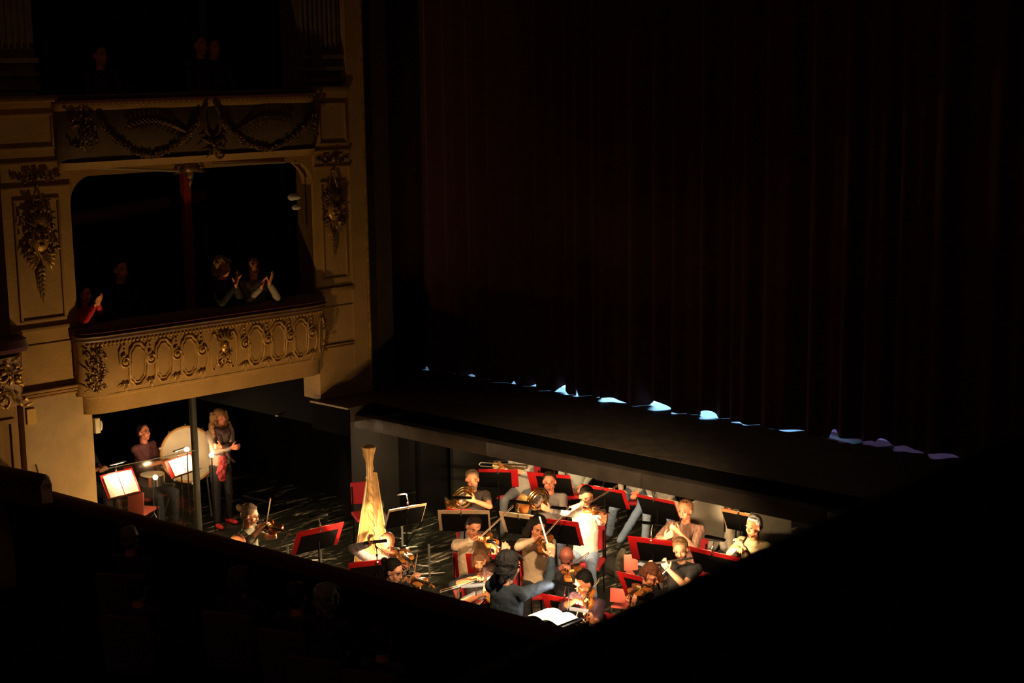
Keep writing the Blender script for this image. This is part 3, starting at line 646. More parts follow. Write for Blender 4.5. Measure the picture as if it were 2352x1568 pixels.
    for sd in (1, -1):
        E_, W_ = arms[sd]; b.cap(neck-sp*.05, SH[sd], .05, .047*scale); b.cap(SH[sd], E_, .045*scale, .038*scale); b.cap(E_, E_*.55+W_*.45, .040*scale, .036*scale); b.cap(E_*.55+W_*.45, W_, .036*scale, .0255*scale)
        dd = (rdir if sd == 1 else ldir); fore = nrm(W_-E_)
        if dd is None: dd = (fore, -Z*.7+f*.3, Z*.3-r*sd)
        else: dd = (nrm(V(dd[0])), V(dd[1]), V(dd[2]))
        put_hand(b, W_, dd[0], dd[1], dd[2], curl=(rc if sd == 1 else lc), k=1.0*scale)
    # legs
    KN = {}; FT = {}
    for sd in (1, -1):
        hip = pel+r*sd*.085
        if sit:
            kn = hip+f*.42+r*sd*.07; kn.z = .50; an = kn+f*(.06 if sd == 1 else -.04)+r*sd*.02; an.z = .09
            if knees: kn = V(knees[0 if sd == 1 else 1])
            if feet: an = V(feet[0 if sd == 1 else 1])
        else:
            kn = hip*.5+(ground+r*sd*.11)*.5+f*.03; kn.z = (pel.z+ground.z)/2+.03; an = ground+r*sd*.12+f*(.05 if sd == 1 else -.04); an.z = ground.z+.09
            if feet: an = V(feet[0 if sd == 1 else 1])
        KN[sd] = kn; FT[sd] = an; 
        if legs: b.cap(hip, kn, .07, .048); b.cap(kn, kn*.6+an*.4, .048, .047); b.cap(kn*.6+an*.4, an, .047, .034)
    body = make('body', b, skin or M_skin, root, voxel=vox, sm=2)
    # shirt
    if up:
        c = MB(); k = scale
        c.tube([neck+sp*.012, neck-sp*.035, neck-sp*.10, neck-sp*.27, pel+sp*.13, pel-sp*.02], [(.062, .055), (.115*k*wide, .075*k), (.165*k*wide, .105*k), (.160*k*wide, .115*k), (.148*k*wide, .115*k), (.160*k*wide, .12*k)], 18, flat=rr_)
        for sd in (1, -1):
            E_, W_ = arms[sd]; c.cap(neck-sp*.045, SH[sd], .060*k, .062*k); c.ell(SH[sd], .066*k, .066*k, .066*k)
            if sleeve == 'long': c.cap(SH[sd], E_, .062*k, .050*k); c.cap(E_, E_*.12+W_*.88, .050*k, .036*k)
            elif sleeve == 'rolled': c.cap(SH[sd], E_, .060*k, .050*k); c.cap(E_, E_*.75+W_*.25, .050*k, .046*k)
            else: c.cap(SH[sd], SH[sd]*.42+E_*.58, .062*k, .056*k)
        make({'long': 'sweater', 'rolled': 'shirt', 'short': 't_shirt'}[sleeve], c, upmat or cloth(up, upcol), root, voxel=.0115, sm=2, disp=.016, dsize=.055)
    if legs:
        c = MB(); c.ell(pel, .165, .125, .115, r, f, Z)
        for sd in (1, -1):
            hip = pel+r*sd*.085; kn = KN[sd]; an = FT[sd]; c.cap(hip, kn, .088, .064); c.cap(kn, an, .062, .050)
        make('trousers', c, cloth('leg_%d_%d_%d' % tuple(int(x*255) for x in lo), lo), root, voxel=.014, sm=2, disp=.016, dsize=.06)
        for sd in (1, -1):
            an = FT[sd]; c = MB(); fd = nrm(f+r*sd*.2); c.ell(an-Z*.045+fd*.0, .04, .055, .042, fd.cross(Z), fd, Z); c.ell(an-Z*.055+fd*.09, .045, .10, .032, fd.cross(Z), fd, Z)
            make('shoe', c, cloth('shoe_%d' % int(shoes[0]*255), shoes, .5), root, voxel=.010, sm=1)
    # face
    for s_ in (-1, 1):
        e = MB(); ec = hp_(s_*.031, .0735, .010); e.ell(ec, .0120*hk, .0115*hk, .0070*hk, hr, hf, hu, 12, 9); io = ec+hf*.009*hk
        make('eye', e, M_eye, root, mats=[M_iris], fmat=lambda p, io=io: 1 if (V(p)-io).length < .0072 else 0)
    if max(haircol) < .12 and not hair == 'thick': haircol = tuple(c*.45 for c in haircol)
    e = MB()
    for s_ in (-1, 1): e.tube([hp_(s_*.014, .087, .030), hp_(s_*.032, .085, .036), hp_(s_*.050, .070, .030)], [.003, .004, .002], 6)
    hm = mat('hair_%d_%d_%d' % tuple(int(x*255) for x in haircol), haircol, .6, spec=.25, bump=.5, bscale=120, vary=.3, vscale=40)
    make('eyebrows', e, hm, root)
    e = MB(); e.tube([hp_(-.022, .086, -.060), hp_(-.008, .094, -.057), hp_(.008, .094, -.057), hp_(.022, .086, -.060)], [.002, .004, .004, .002], 6)
    e.tube([hp_(-.018, .087, -.064), hp_(0, .093, -.067), hp_(.018, .087, -.064)], [.002, .005, .002], 6); make('lips', e, M_lips, root)
    h = MB()
    if hair in ('short', 'messy', 'bun', 'long', 'bob', 'curly', 'ponytail', 'thick'):
        g = .011 if hair == 'short' else .014
        h.ell(hp_(0, -.036, .046), (.076+g)*hk, (.080+g)*hk, (.076+g)*hk, hr, hf, hu, 18, 12)
        h.ell(hp_(0, -.050, -.005), (.072+g)*hk, (.055+g)*hk, (.075+g)*hk, hr, hf, hu, 16, 10)
        h.ell(hp_(0, .016, .104), (.052)*hk, .036*hk, .016*hk, hr, hf, hu)
    if hair == 'messy' or hair == 'curly' or hair == 'thick':
        rg = random.Random(int(H.x*100))
        for i in range(26 if hair != 'thick' else 0):
            a = rg.uniform(0, 2*PI); z_ = rg.uniform(-.02, .11); h.ell(hp_(.074*math.cos(a), -.035+.070*math.sin(a), z_), .026*hk, .026*hk, .026*hk)
        if hair == 'thick':
            h.ell(hp_(0, -.035, .040), .098*hk, .100*hk, .094*hk, hr, hf, hu, 18, 12); h.ell(hp_(0, -.06, -.03), .088*hk, .07*hk, .085*hk, hr, hf, hu)
            for i in range(8): h.cap(hp_(-.06+.017*i, .050, .092), hp_(-.075+.02*i, .080, .062), .014, .007, 7)
            for s_ in (-1, 1): h.cap(hp_(s_*.08, 0, .03), hp_(s_*.075, -.02, -.08), .03, .02); h.cap(hp_(s_*.03, -.09, 0), hp_(s_*.03, -.085, -.12), .04, .025)
    if hair == 'bun': h.ell(hp_(0, -.150, .035), .045*hk, .04*hk, .045*hk)
    if hair == 'ponytail': h.cap(hp_(0, -.12, .04), hp_(0, -.165, -.08), .03, .018)
    if hair == 'bob':
        for s_ in (-1, 1): h.cap(hp_(s_*.078, -.01, .04), hp_(s_*.080, 0, -.075), .030, .026); h.cap(hp_(s_*.05, -.08, .0), hp_(s_*.055, -.08, -.09), .040, .034)
        for i in range(7): h.cap(hp_(-.05+.017*i, .050, .092), hp_(-.055+.018*i, .082, .058), .012, .007, 7)
    if hair in ('long', 'curly_long'):
        if hair == 'curly_long':
            h.ell(hp_(0, -.026, .040), .088*hk, .10*hk, .092*hk, hr, hf, hu, 18, 12)
        for s_ in (-1, 1):
            for j in range(3): h.cap(hp_(s_*.078, -.01-.03*j, .03), hp_(s_*(.085+.01*j), .015-.03*j, -.12-.05*j), .030, .028)
            h.cap(hp_(s_*.045, -.09, .0), hp_(s_*.06, -.10, -.24), .05, .03)
        h.cap(hp_(0, -.09, .0), hp_(0, -.11, -.27), .05, .03)
        if hair == 'curly_long':
            rg = random.Random(4)
            for i in range(80):
                a = rg.uniform(-.35, PI+.35); z_ = rg.uniform(-.34, .06); h.ell(hp_((.115+.05*(z_ < -.08))*math.cos(a), -.0-.10*math.sin(a), z_), .030, .030, .036)
    if hair == 'fringe':   # bald on top, hair round the sides and back
        for s_ in (-1, 1): h.ell(hp_(s_*.068, -.045, .005), .016*hk, .05*hk, .045*hk, hr, hf, hu)
        h.ell(hp_(0, -.085, -.005), .065*hk, .026*hk, .05*hk, hr, hf, hu)
    if hair != 'bald': make('hair', h, hm, root, voxel=.0065, sm=2, disp=(.006 if hair in ('short', 'fringe', 'bun', 'bob') else .024 if hair == 'thick' else .011), dsize=(.035 if hair == 'thick' else .02))
    if 'beard' in extras or 'greybeard' in extras:
        e = MB(); e.ell(hp_(0, .050, -.098), .042*hk, .036*hk, .030*hk, hr, hf, hu); e.tube([hp_(-.028, .086, -.058), hp_(0, .098, -.048), hp_(.028, .086, -.058)], [.006, .008, .006], 7)
        for s_ in (-1, 1): e.cap(hp_(s_*.058, .012, -.03), hp_(s_*.040, .045, -.085), .014, .020)
        make('beard', e, mat('grey_beard', (.20, .13, .09), .8, bump=.4) if 'greybeard' in extras else hm, root, voxel=.006, sm=1, disp=.005, dsize=.015)
    if 'glasses' in extras:
        e = MB()
        for s_ in (-1, 1):
            c = hp_(s_*.033, .096, .010); e.tube([c+hr*(.024*math.cos(q))+hu*(.017*math.sin(q)) for q in [2*PI*i/16 for i in range(16)]], .0022, 5, closed=True)
            e.tube([hp_(s_*.057, .092, .016), hp_(s_*.080, .0, .010)], .002, 5)
        e.tube([hp_(-.009, .098, .012), hp_(.009, .098, .012)], .002, 5); make('glasses', e, M_lens, root)
    P = dict(root=root, H=H, neck=neck, pel=pel, f=f, r=r, tc=tc, ir=ir, arms=arms, SH=SH, hp=hp_, hf=hf, hr=hr, hu=hu, KN=KN, FT=FT)
    return P
def off(hx, hy, hz, x, y, toward=0.):   # the point seen at pixel x, y, 'toward' metres nearer the camera than the head
    return atk(x, y, depth(onz(hx, hy, hz))-toward)
# ---------------------------------------------------------------- instruments
def fiddle_frame(chin, scroll, nhint):
    a = nrm(V(scroll)-V(chin)); n = V(nhint); n = nrm(n-a*n.dot(a)); s = a.cross(n); return a, n, s
VO = [(0, 0), (.004, .035), (.02, .075), (.05, .098), (.085, .103), (.12, .088), (.145, .066), (.17, .058), (.20, .056), (.225, .062), (.25, .078), (.285, .084), (.32, .078), (.345, .055), (.357, .02)]
def fiddle(label, chin, scroll, nhint=None, viola=False, dark=True, group='violins and violas being played'):
    chin = V(chin); k = 1.16 if viola else 1.0; a, n, s = fiddle_frame(chin, scroll, nhint if nhint is not None else Z)
    r = thing('viola' if viola else 'violin', label, 'viola' if viola else 'violin', chin, group)
    mw = M_maple if dark else M_maple2
    poly = [(x*k, y*k) for x, y in VO]+[(x*k, -y*k) for x, y in reversed(VO[1:])]
    m = MB().prism(poly, chin-n*.004, a, s, .032*k); o = make('body', m, mw, r, bevel=.006)
    m = MB()
    for q in (-1, 1):
        m.tube([chin+a*(x*k)+s*(q*y*k)+n*.0145*k for x, y in ((.16, .035), (.175, .045), (.195, .038), (.215, .045), (.23, .036))], .0022, 5)
    make('sound_holes', m, M_ebony, r)
    m = MB().tube([chin+a*.34*k+n*.004, chin+a*.40*k+n*.008, chin+a*.50*k+n*.012], [(.014, .02), (.012, .012), (.011, .009)], 8, flat=s)
    make('neck', m, mw, r)
    p = chin+a*.50*k+n*.010; m = MB().tube([p, p+a*.045*k], [(.011, .009), (.009, .010)], 8, flat=s)
    m.tube([p+a*.045*k+n*.0, p+a*.062*k-n*.004, p+a*.072*k-n*.014, p+a*.060*k-n*.022, p+a*.052*k-n*.014, p+a*.058*k-n*.009], [.009, .011, .010, .008, .006, .005], 8); make('scroll', m, mw, r)
    m = MB().hexa([chin+a*(x*k)+s*(y*k)+n*z_ for z_ in (.018, .028) for x, y in ((.215, -.021), (.505, -.012), (.505, .012), (.215, .021))]); make('fingerboard', m, M_ebony, r, bevel=.002)
    m = MB().hexa([chin+a*(x*k)+s*(y*k)+n*z_ for z_ in (.014, .026) for x, y in ((.01, -.010), (.125, -.022), (.125, .022), (.01, .010))]); make('tailpiece', m, M_ebony, r, bevel=.002)
    m = MB().box(chin+a*.185*k+n*.026, .006, .042*k, .028, a, s, n); make('bridge', m, M_spruce, r)
    m = MB().ell(chin+a*.03*k-s*.055*k+n*.022, .045, .032, .010, s, a, n, 12, 7); make('chin_rest', m, M_ebony, r)
    for i, q in enumerate((-1, 1, -1, 1)):
        p = chin+a*(.512+.011*i)*k+n*.010; m = MB().tube([p, p+s*q*.024, p+s*q*.026, p+s*q*.038], [.0035, .003, .008, .006], 6); make('peg', m, M_ebony, r)
    m = MB()
    for i in range(4): y = (i-1.5)*.009; m.tube([chin+a*.12*k+s*y+n*.027, chin+a*.185*k+s*y+n*.041, chin+a*.505*k+s*y*.6+n*.030], .0009, 4)
    make('strings', m, M_silver, r)
    return dict(chin=chin, a=a, n=n, s=s, k=k, bridge=chin+a*.21*k+n*.045, neckh=chin+a*.47*k)
def bow(label, frog, tip, up=Z, group='bows in the players\' hands'):
    frog = V(frog); d = V(tip)-frog; L = d.length; a = nrm(d); u = nrm(V(up)-a*V(up).dot(a)); r = thing('bow', label, 'bow', frog, group)
    m = MB().tube([frog-a*.03, frog, frog+a*L*.35-u*.006, frog+a*L*.7-u*.004, frog+a*L], [.0052, .0052, .0048, .0044, .0038], 7); m.tube([frog+a*L-u*.0, frog+a*(L+.008)-u*.022], [.005, .004], 6); make('stick', m, M_bowwood, r)
    m = MB().box(frog+a*.03-u*.014, .05, .012, .020, a, a.cross(u), u); make('frog', m, M_ebony, r, bevel=.002)
    m = MB().box(frog+a*(L/2+.02)-u*.022, L-.04, .009, .0012, a, a.cross(u), u); make('bow_hair', m, M_white, r)
    m = MB().tube([frog-a*.045, frog-a*.03], .006, 8); make('button', m, M_silver, r); return r
def horn(label, bell, belldir, mouth, c, ax1, ax2):
    """coiled tubing in the ax1/ax2 plane about c; a wide flared bell; lead pipe to the mouth"""
    bell = V(bell); c = V(c); n = nrm(V(ax1).cross(V(ax2))); ax1 = nrm(ax1); ax2 = nrm(V(ax2)-ax1*V(ax2).dot(ax1))
    r = thing('french_horn', label, 'french horn', V((c.x, c.y, c.z-.2)), 'french horns')
    bd = nrm(belldir); m = MB()
    pr = [(-.30, .018), (-.22, .024), (-.15, .035), (-.09, .052), (-.05, .075), (-.02, .108), (0, .150), (.004, .154)]
    m.tube([bell+bd*d for d, q in pr]+[bell+bd*.002, bell-bd*.02, bell-bd*.06], [q for d, q in pr]+[.148, .100, .062], 28, cap=False); make('bell', m, M_brass, r)
    m = MB()
    for k, (R_, o, rd) in enumerate(((.150, 0, .011), (.125, .016, .009), (.10, -.014, .009), (.075, .01, .008))):
        pts = [c+ax1*(R_*math.cos(q))+ax2*(R_*.86*math.sin(q))+n*o for q in [2*PI*i/26 for i in range(26)]]; m.tube(pts, rd, 7, closed=True)
    p = bell-bd*.30; m.tube([p, p*.5+(c+ax1*.15)*.5+n*.02, c+ax1*.15], [.018, .014, .011], 8)
    make('tubing', m, M_brass, r)
    for i in range(3):
        p = c-ax1*.02+ax1*(i-1)*.042-ax2*.02; m = MB().tube([p-n*.03, p+n*.035], .019, 10); m.tube([p+n*.035, p+n*.04], .022, 10); make('valve', m, M_silver, r)
    m = MB()
    for i in range(3):
        for q in (-.05, .05): m.tube([c+ax1*(.02*i-.05)+ax2*q, c+ax1*(.02*i-.06)+ax2*(q*2.1)], .0065, 6)
    make('tuning_slide', m, M_brass, r)
    m = MB().tube([V(mouth), V(mouth)*.7+(c+ax2*.14)*.3, c+ax2*.14-ax1*.03, c-ax1*.12+ax2*.05], [.006, .006, .007, .009], 7); make('lead_pipe', m, M_brass, r)
    m = MB().lathe(mouth, V(c)+ax2*.14-V(mouth), [(-.012, .013), (0, .013), (.02, .008), (.045, .005)], 12); make('mouthpiece', m, M_silver, r)
def pipe_thing(name, label, cat, a, b, prof, mt, keys=0, keymat=None, kup=None, group=None, bellmat=None):
    a = V(a); b = V(b); r = thing(name, label, cat, b, group); d = nrm(b-a); L = (b-a).length
    m = MB().tube([a+d*(L*t) for t, q in prof], [q for t, q in prof], 12); make('tube', m, mt, r)
    kk = V(kup) if kup is not None else CAM-a; u = nrm(kk-d*kk.dot(d)); s = d.cross(u)
    for i in range(keys):
        t = .22+.62*i/max(1, keys-1); rr0 = np.interp(t, [q[0] for q in prof], [q[1] for q in prof]); p = a+d*L*t+u*(rr0+.003)
        m = MB().tube([p, p+u*.004], .0075, 8); m.tube([p+s*.008, p+s*.010+d*.03], .0018, 5); make('key', m, keymat or M_silver, r)
    return r
# ================================================================ THE ORCHESTRA
IRg = V((RT.x, RT.y, 0)).normalized(); TCg = V((-FW.x, -FW.y, 0)).normalized()
def D3(ix, uz, t): return IRg*ix+Z*uz+TCg*t
def fiddler(lab, flab, blab, head, face, chin, scroll, rh, tip, viola=False, dark=True, nh=None, frog=None, **k):
    hx, hy, hz = head
    ch = off(hx, hy, hz, *chin); sc0 = ray_dist(scroll[0], scroll[1], ch, .66 if viola else .585, scroll[2] >= chin[2]); a = nrm(sc0-ch); nn = nh if nh is not None else Z+TCg*.5
    kk = 1.16 if viola else 1.0; A_, N_, S_ = fiddle_frame(ch, sc0, nn)
    nk = ch+A_*.455*kk; Rc = off(hx, hy, hz, *rh)
    tc = V((CAM.x, CAM.y, 0))-onz(hx, hy, hz); tc.z = 0; tc.normalize()
    f = nrm(tc*math.cos(math.radians(face))+IRg*math.sin(math.radians(face))); r = f.cross(Z)
    Lw = nk-N_*.055-Z*.06-A_*.01; k.setdefault('Le', -Z*1.0-r*.35)
    k.setdefault('ldir', (N_*.5+Z*.6+A_*.15, N_*.4-A_*.2-f*.6+r*.5, N_*.3+f*.5+r*.3)); k.setdefault('lc', 62)
    k.setdefault('Re', r*1.0-Z*.45)
    P = person(lab, head, hz, face, R=k.pop('Rw', Rc+r*.045+Z*.02), L=Lw, **k)
    fiddle(flab, ch, sc0, nn, viola, dark)
    E_, W_ = P['arms'][1]; hc = W_+nrm(W_-E_)*.075-Z*.03
    tp = ray_dist(tip[0], tip[1], hc, .70, tip[2] >= rh[2])
    bow(blab, hc, tp, up=Z+TCg*.1)
    return P
def chair(P, lab, col=None, back=True):
    pel, f, r = P['pel'], P['f'], P['r']; g = V((pel.x, pel.y, 0)); col = col or M_redc
    t = thing('orchestra_chair', lab, 'chair', g, 'red padded chairs in the pit')
    m = MB().box(g+f*.04+Z*.44, .43, .42, .05, r, f, Z); make('seat', m, col, t, bevel=.018)
    if back: m = MB().box(g-f*.205+Z*.70, .40, .035, .30, r, nrm(f*1+Z*.12), nrm(Z-f*.12)); make('backrest', m, col, t, bevel=.015)
    for a in (-1, 1):
        for b in (-1, 1):
            p = g+r*a*.19+f*(b*.18+.04); m = MB().tube([p+Z*.42, p+f*b*.03+Z*.01], .011, 7)
            if b < 0: m.tube([p+Z*.42, p-f*.045+Z*.80], .011, 7)
            make('leg', m, M_blackm, t)
    return t
HEADS = []
# --- woodwind, brass and strings, by where they sit
p = person('bearded horn player in a dark brown t-shirt, short grey-brown hair', (1085, 1101), 1.22, 3, pitch=8, up='brown_tee', upcol=(.055, .040, .032), sleeve='short', hair='short', haircol=(.16, .10, .06), extras=('greybeard',),
    R=off(1085, 1101, 1.22, 1052, 1158, .18), L=off(1085, 1101, 1.22, 1090, 1150, .30), Le=D3(.9, -.6, 0), ldir=(D3(-.75, .45, .2), D3(-.3, 0, -.8), D3(-.3, .9, 0)), lo=(.05, .05, .06)); chair(p, 'red chair under the bearded horn player')
horn('french horn held low by the bearded player in the brown t-shirt', off(1085, 1101, 1.22, 1034, 1166, .10), D3(-.8, -.35, -.1), p['hp'](0, .11, -.065), off(1085, 1101, 1.22, 1064, 1142, .26), D3(.6, .8, 0), D3(-.7, .5, .3))
p = person('horn player in a grey raglan top with short brown hair', (1262, 1106), 1.20, -5, pitch=5, up='grey_raglan', upcol=(.24, .22, .20), hair='short', haircol=(.10, .045, .02), skin=M_skinr, Re=D3(-.6, -.8, 0),
    R=off(1262, 1106, 1.2, 1215, 1165, .10), L=off(1262, 1106, 1.2, 1262, 1172, .30), Le=D3(.7, -.7, 0), ldir=(D3(-.8, .5, .1), D3(-.3, 0, -.8), D3(-.3, .9, 0)), lo=(.10, .13, .20)); chair(p, 'red chair under the horn player in grey')
horn('bright brass french horn with bell turned left, played by the man in grey', off(1262, 1106, 1.2, 1200, 1162, .22), D3(-.8, .25, .5), p['hp'](0, .11, -.065), off(1262, 1106, 1.2, 1236, 1146, .28), D3(.55, .8, 0), D3(-.75, .5, .3))
p = person('trombonist in a pale grey top whose head is hidden by the stage beam', onz(1200, 1128, .53)+Z*.70+TCg*.03, 1.24, -15, up='pale_grey', upcol=(.30, .29, .26), sleeve='rolled', hair='short', Le=D3(.8, -.7, 0), Re=D3(.6, -.8, 0),
    L=atk(1172, 1078, depth(onz(1200, 1128, .53))-.42), R=atk(1160, 1078, depth(onz(1200, 1128, .53))-.48), lo=(.11, .12, .13)); chair(p, 'red chair under the trombonist')
t = thing('trombone', 'brass trombone pointing left over the red stand at the rear', 'trombone', atk(1140, 1085, depth(onz(1200, 1128, .53))-.5), None); A = atk(1172, 1066, depth(onz(1200, 1128, .53))-.42); B = atk(1104, 1062, depth(onz(1200, 1128, .53))-.7)
m = MB().tube([A, B], .007, 7); m.tube([A-Z*.05, B-Z*.05], .007, 7); m.tube([B, B+(B-A).normalized()*.03-Z*.025, B-Z*.05], .007, 7); make('slide', m, M_silver, t)
d = nrm(B-A); c = A*.55+B*.45+D3(0, -.03, .06); m = MB().tube([c+d*q for q in (-.45, -.25, -.12, -.05, 0)], [.012, .02, .035, .06, .11], 20, cap=False); make('bell', m, M_brass, t)
m = MB().tube([c-d*.45, c-d*.50-Z*.0, c-d*.50+Z*.05, A+d*.05], .011, 7); make('tuning_slide', m, M_brass, t)
p = fiddler('violinist in a white sweater and jeans with dark hair and glasses', 'violin held by the man in the white sweater', 'bow raised by the man in the white sweater', (1347, 1141, 1.27), -12, (1352, 1167, .13), (1398, 1182, .34), (1340, 1163, .28), (1417, 1114, .20),
    look=12, pitch=20, tilt=-8, up='white_sweater', upcol=(.80, .74, .66), sleeve='rolled', hair='short', haircol=(.02, .014, .010), extras=('glasses', 'beard'), lo=(.17, .25, .38), Re=D3(-1, -.35, .1), Le=D3(-.1, -1, .15))
chair(p, 'red chair under the violinist in the white sweater')
p = fiddler('violinist in a beige sweater with dark brown hair leaning over his violin', 'violin under the chin of the man in the beige sweater', 'bow slanting up from the man in the beige sweater', (1088, 1211, 1.22), 6, (1106, 1226, .14), (1156, 1270, .40), (1094, 1240, .32), (1178, 1160, .20),
    look=15, pitch=25, tilt=-16, up='beige_sweater', upcol=(.62, .47, .31), hair='short', haircol=(.035, .018, .012), lo=(.24, .20, .11), Re=D3(-1, -.5, 0)); chair(p, 'red chair under the violinist in beige')
p = fiddler('long haired woman in a cream cardigan and black skirt playing viola', 'dark viola held by the woman in the cream cardigan', 'bow of the woman in the cream cardigan', (1236, 1210, 1.22), 5, (1246, 1230, .12), (1262, 1285, .36), (1240, 1240, .30), (1309, 1160, .12), viola=True,
    look=12, pitch=28, tilt=-14, up='cream_cardigan', upcol=(.66, .50, .33), hair='long', haircol=(.022, .012, .010), lo=(.015, .014, .016), Re=D3(-1, -.5, 0), nh=D3(0, .4, 1)); chair(p, 'red chair under the woman in the cream cardigan')
p = fiddler('short haired musician in a dark jacket, hair brown and straight', 'violin of the short haired musician in the dark jacket', 'bow pointing left across the rail from the dark jacketed musician', (1103, 1288, 1.22), 8, (1112, 1312, .14), (1150, 1345, .40), (1092, 1332, .30), (1012, 1355, .35),
    look=-8, pitch=14, up='dark_jacket', upcol=(.022, .022, .026), sleeve='rolled', hair='bob', haircol=(.13, .055, .025), skin=M_skin, Re=D3(-1, -.4, 0), hk=.95); chair(p, 'red chair under the musician in the dark jacket')
p = fiddler('curly dark haired musician in black looking down beside the conductor', 'amber violin of the curly haired musician in black', 'bow held low by the curly haired musician in black', (1127, 1325, 1.22), 30, (1132, 1348, .14), (1140, 1402, .38), (1108, 1372, .25), (1060, 1420, .30), dark=False,
    look=28, pitch=30, up='black_top', upcol=(.018, .02, .024), sleeve='short', hair='curly', haircol=(.06, .022, .016), Re=D3(-1, -.4, 0)); chair(p, 'red chair under the curly haired musician')
p = fiddler('bald older violist in a grey striped shirt bent over his viola', 'amber viola held by the bald man in the grey shirt', 'bow of the bald man in the grey shirt', (891, 1246, 1.20), 18, (912, 1262, .14), (950, 1300, .36), (858, 1252, .20), (935, 1305, .45), viola=True, dark=False,
    look=18, pitch=36, tilt=-6, upmat=stripe_mat('cloth_grey_stripe', (.24, .22, .25), (.34, .31, .33), 22), hair='fringe', haircol=(.40, .34, .27), skin=M_skinr, Re=D3(-1, .0, -.2), rdir=(D3(-.1, .9, .3), D3(.9, 0, 0), D3(.2, 0, 1))); chair(p, 'red chair under the bald violist')
p = fiddler('woman with dark hair pinned in a bun just above the pit rail', 'small amber violin seen over the rail by the woman with the bun', 'bow held upright beside the woman with the bun', (906, 1311, 1.20), 55, (935, 1325, .12), (998, 1348, .22), (946, 1334, .34), (958, 1270, .30), dark=False,
    look=52, pitch=20, up='black_blouse', upcol=(.03, .03, .035), hair='bun', haircol=(.018, .011, .010), skin=M_skinp, Re=D3(-.4, -1, .3)); chair(p, 'red chair under the woman with the bun')
p = fiddler('violist in a grey green blouse with pinned brown hair and glasses', 'viola held out to the right by the woman in the grey green blouse', 'bow held upright by the woman in the grey green blouse', (575, 1182, 1.22), 70, (598, 1202, .02), (668, 1228, .10), (605, 1212, .18), (621, 1142, .18), viola=True,
    look=72, pitch=20, up='grey_green_blouse', upcol=(.20, .20, .14), sleeve='rolled', hair='bun', haircol=(.17, .115, .07), extras=('glasses',), skin=M_skinp, Re=D3(-.9, -.6, .3), Le=D3(-.4, -1, 0)); chair(p, 'red chair under the violist in grey green')
p = fiddler('reddish bald musician mostly hidden by the rail below the violist in grey green', 'dark violin almost hidden by the rail near the grey green blouse', 'thin bow rising from behind the rail near the grey green blouse', (547, 1251, 1.20), 60, (575, 1270, .1), (640, 1290, .2), (618, 1280, .2), (664, 1218, .2),
    look=60, pitch=30, up='black_shirt', upcol=(.02, .02, .02), hair='bald', skin=M_skinr); chair(p, 'red chair under the reddish bald musician')
p = fiddler('bald ruddy musician with lowered head behind the conductor\'s raised arm', 'reddish viola held down by the ruddy bald musician', 'bow of the ruddy bald musician', (1301, 1280, 1.18), -12, (1310, 1300, .14), (1322, 1350, .34), (1298, 1308, .30), (1352, 1268, .25), viola=True,
    look=-6, pitch=42, up='navy_shirt', upcol=(.025, .025, .035), hair='bald', skin=mat('sunburnt_skin', (.42, .13, .085), .5, vary=.06), nh=D3(0, .4, 1), Re=D3(-1, -.6, 0)); chair(p, 'red chair under the ruddy bald musician')
p = fiddler('black haired violinist in a dark plum sweater at the lower right', 'violin pointing down under the black haired man in plum', 'bow slanting up from the black haired man in plum', (1340, 1339, 1.22), -38, (1352, 1362, .12), (1350, 1425, .28), (1328, 1386, .30), (1375, 1330, .22),
    look=-48, pitch=28, up='plum_sweater', upcol=(.045, .018, .035), hair='short', haircol=(.012, .010, .010), nh=D3(-.6, .3, .8), Re=D3(-1, -.5, .3), sleeve='rolled'); chair(p, 'red chair under the man in the plum sweater')
p = fiddler('violinist with red-brown hair tied back beside the near parapet', 'violin of the red-brown haired violinist by the near parapet', 'bow across the chest of the red-brown haired violinist', (1492, 1322, 1.20), -55, (1478, 1345, .10), (1440, 1372, .18), (1512, 1345, .2), (1535, 1300, .0),
    look=-50, pitch=24, up='black_top2', upcol=(.02, .018, .02), hair='bob', haircol=(.17, .055, .025), skin=M_skin, Re=D3(.5, -.9, .2)); chair(p, 'red chair under the red-brown haired violinist')
p = person('clarinettist in a brown striped shirt with short sandy hair', (1573, 1172), 1.24, -22, look=-24, pitch=6, upmat=stripe_mat('cloth_brown_stripe', (.15, .055, .04), (.42, .27, .19), 20), hair='short', haircol=(.30, .13, .06), skin=M_skinr, sleeve='rolled', wide=1.12,
    R=off(1573, 1172, 1.24, 1528, 1236, .28), L=off(1573, 1172, 1.24, 1560, 1222, .26), Re=D3(-.9, -.6, 0), Le=D3(.7, -.9, 0), ldir=(D3(-.7, .5, .2), D3(-.4, -.1, -.8), D3(-.2, .9, 0)), rdir=(D3(.5, .5, .3), D3(.3, 0, -.9), D3(0, .9, 0)), lo=(.08, .05, .05)); chair(p, 'red chair under the clarinettist')
pipe_thing('clarinet', 'black clarinet with silver keys played by the man in the striped shirt', 'clarinet', p['hp'](0, .095, -.062), off(1573, 1172, 1.24, 1536, 1244, .34), [(0, .006), (.08, .012), (.1, .013), (.8, .014), (.88, .018), (.96, .030), (1, .036)], M_ebony, 9)
p = person('white haired oboist in a pale yellow shirt', (1730, 1209), 1.24, -35, look=-38, pitch=8, up='pale_yellow_shirt', upcol=(.58, .46, .24), hair='short', haircol=(.90, .86, .76), skin=M_skin,
    R=off(1730, 1209, 1.24, 1694, 1262, .26), L=off(1730, 1209, 1.24, 1706, 1254, .24), Re=D3(-.9, -.7, .1), Le=D3(.4, -1, .1), lo=(.05, .05, .05)); chair(p, 'red chair under the white haired oboist')
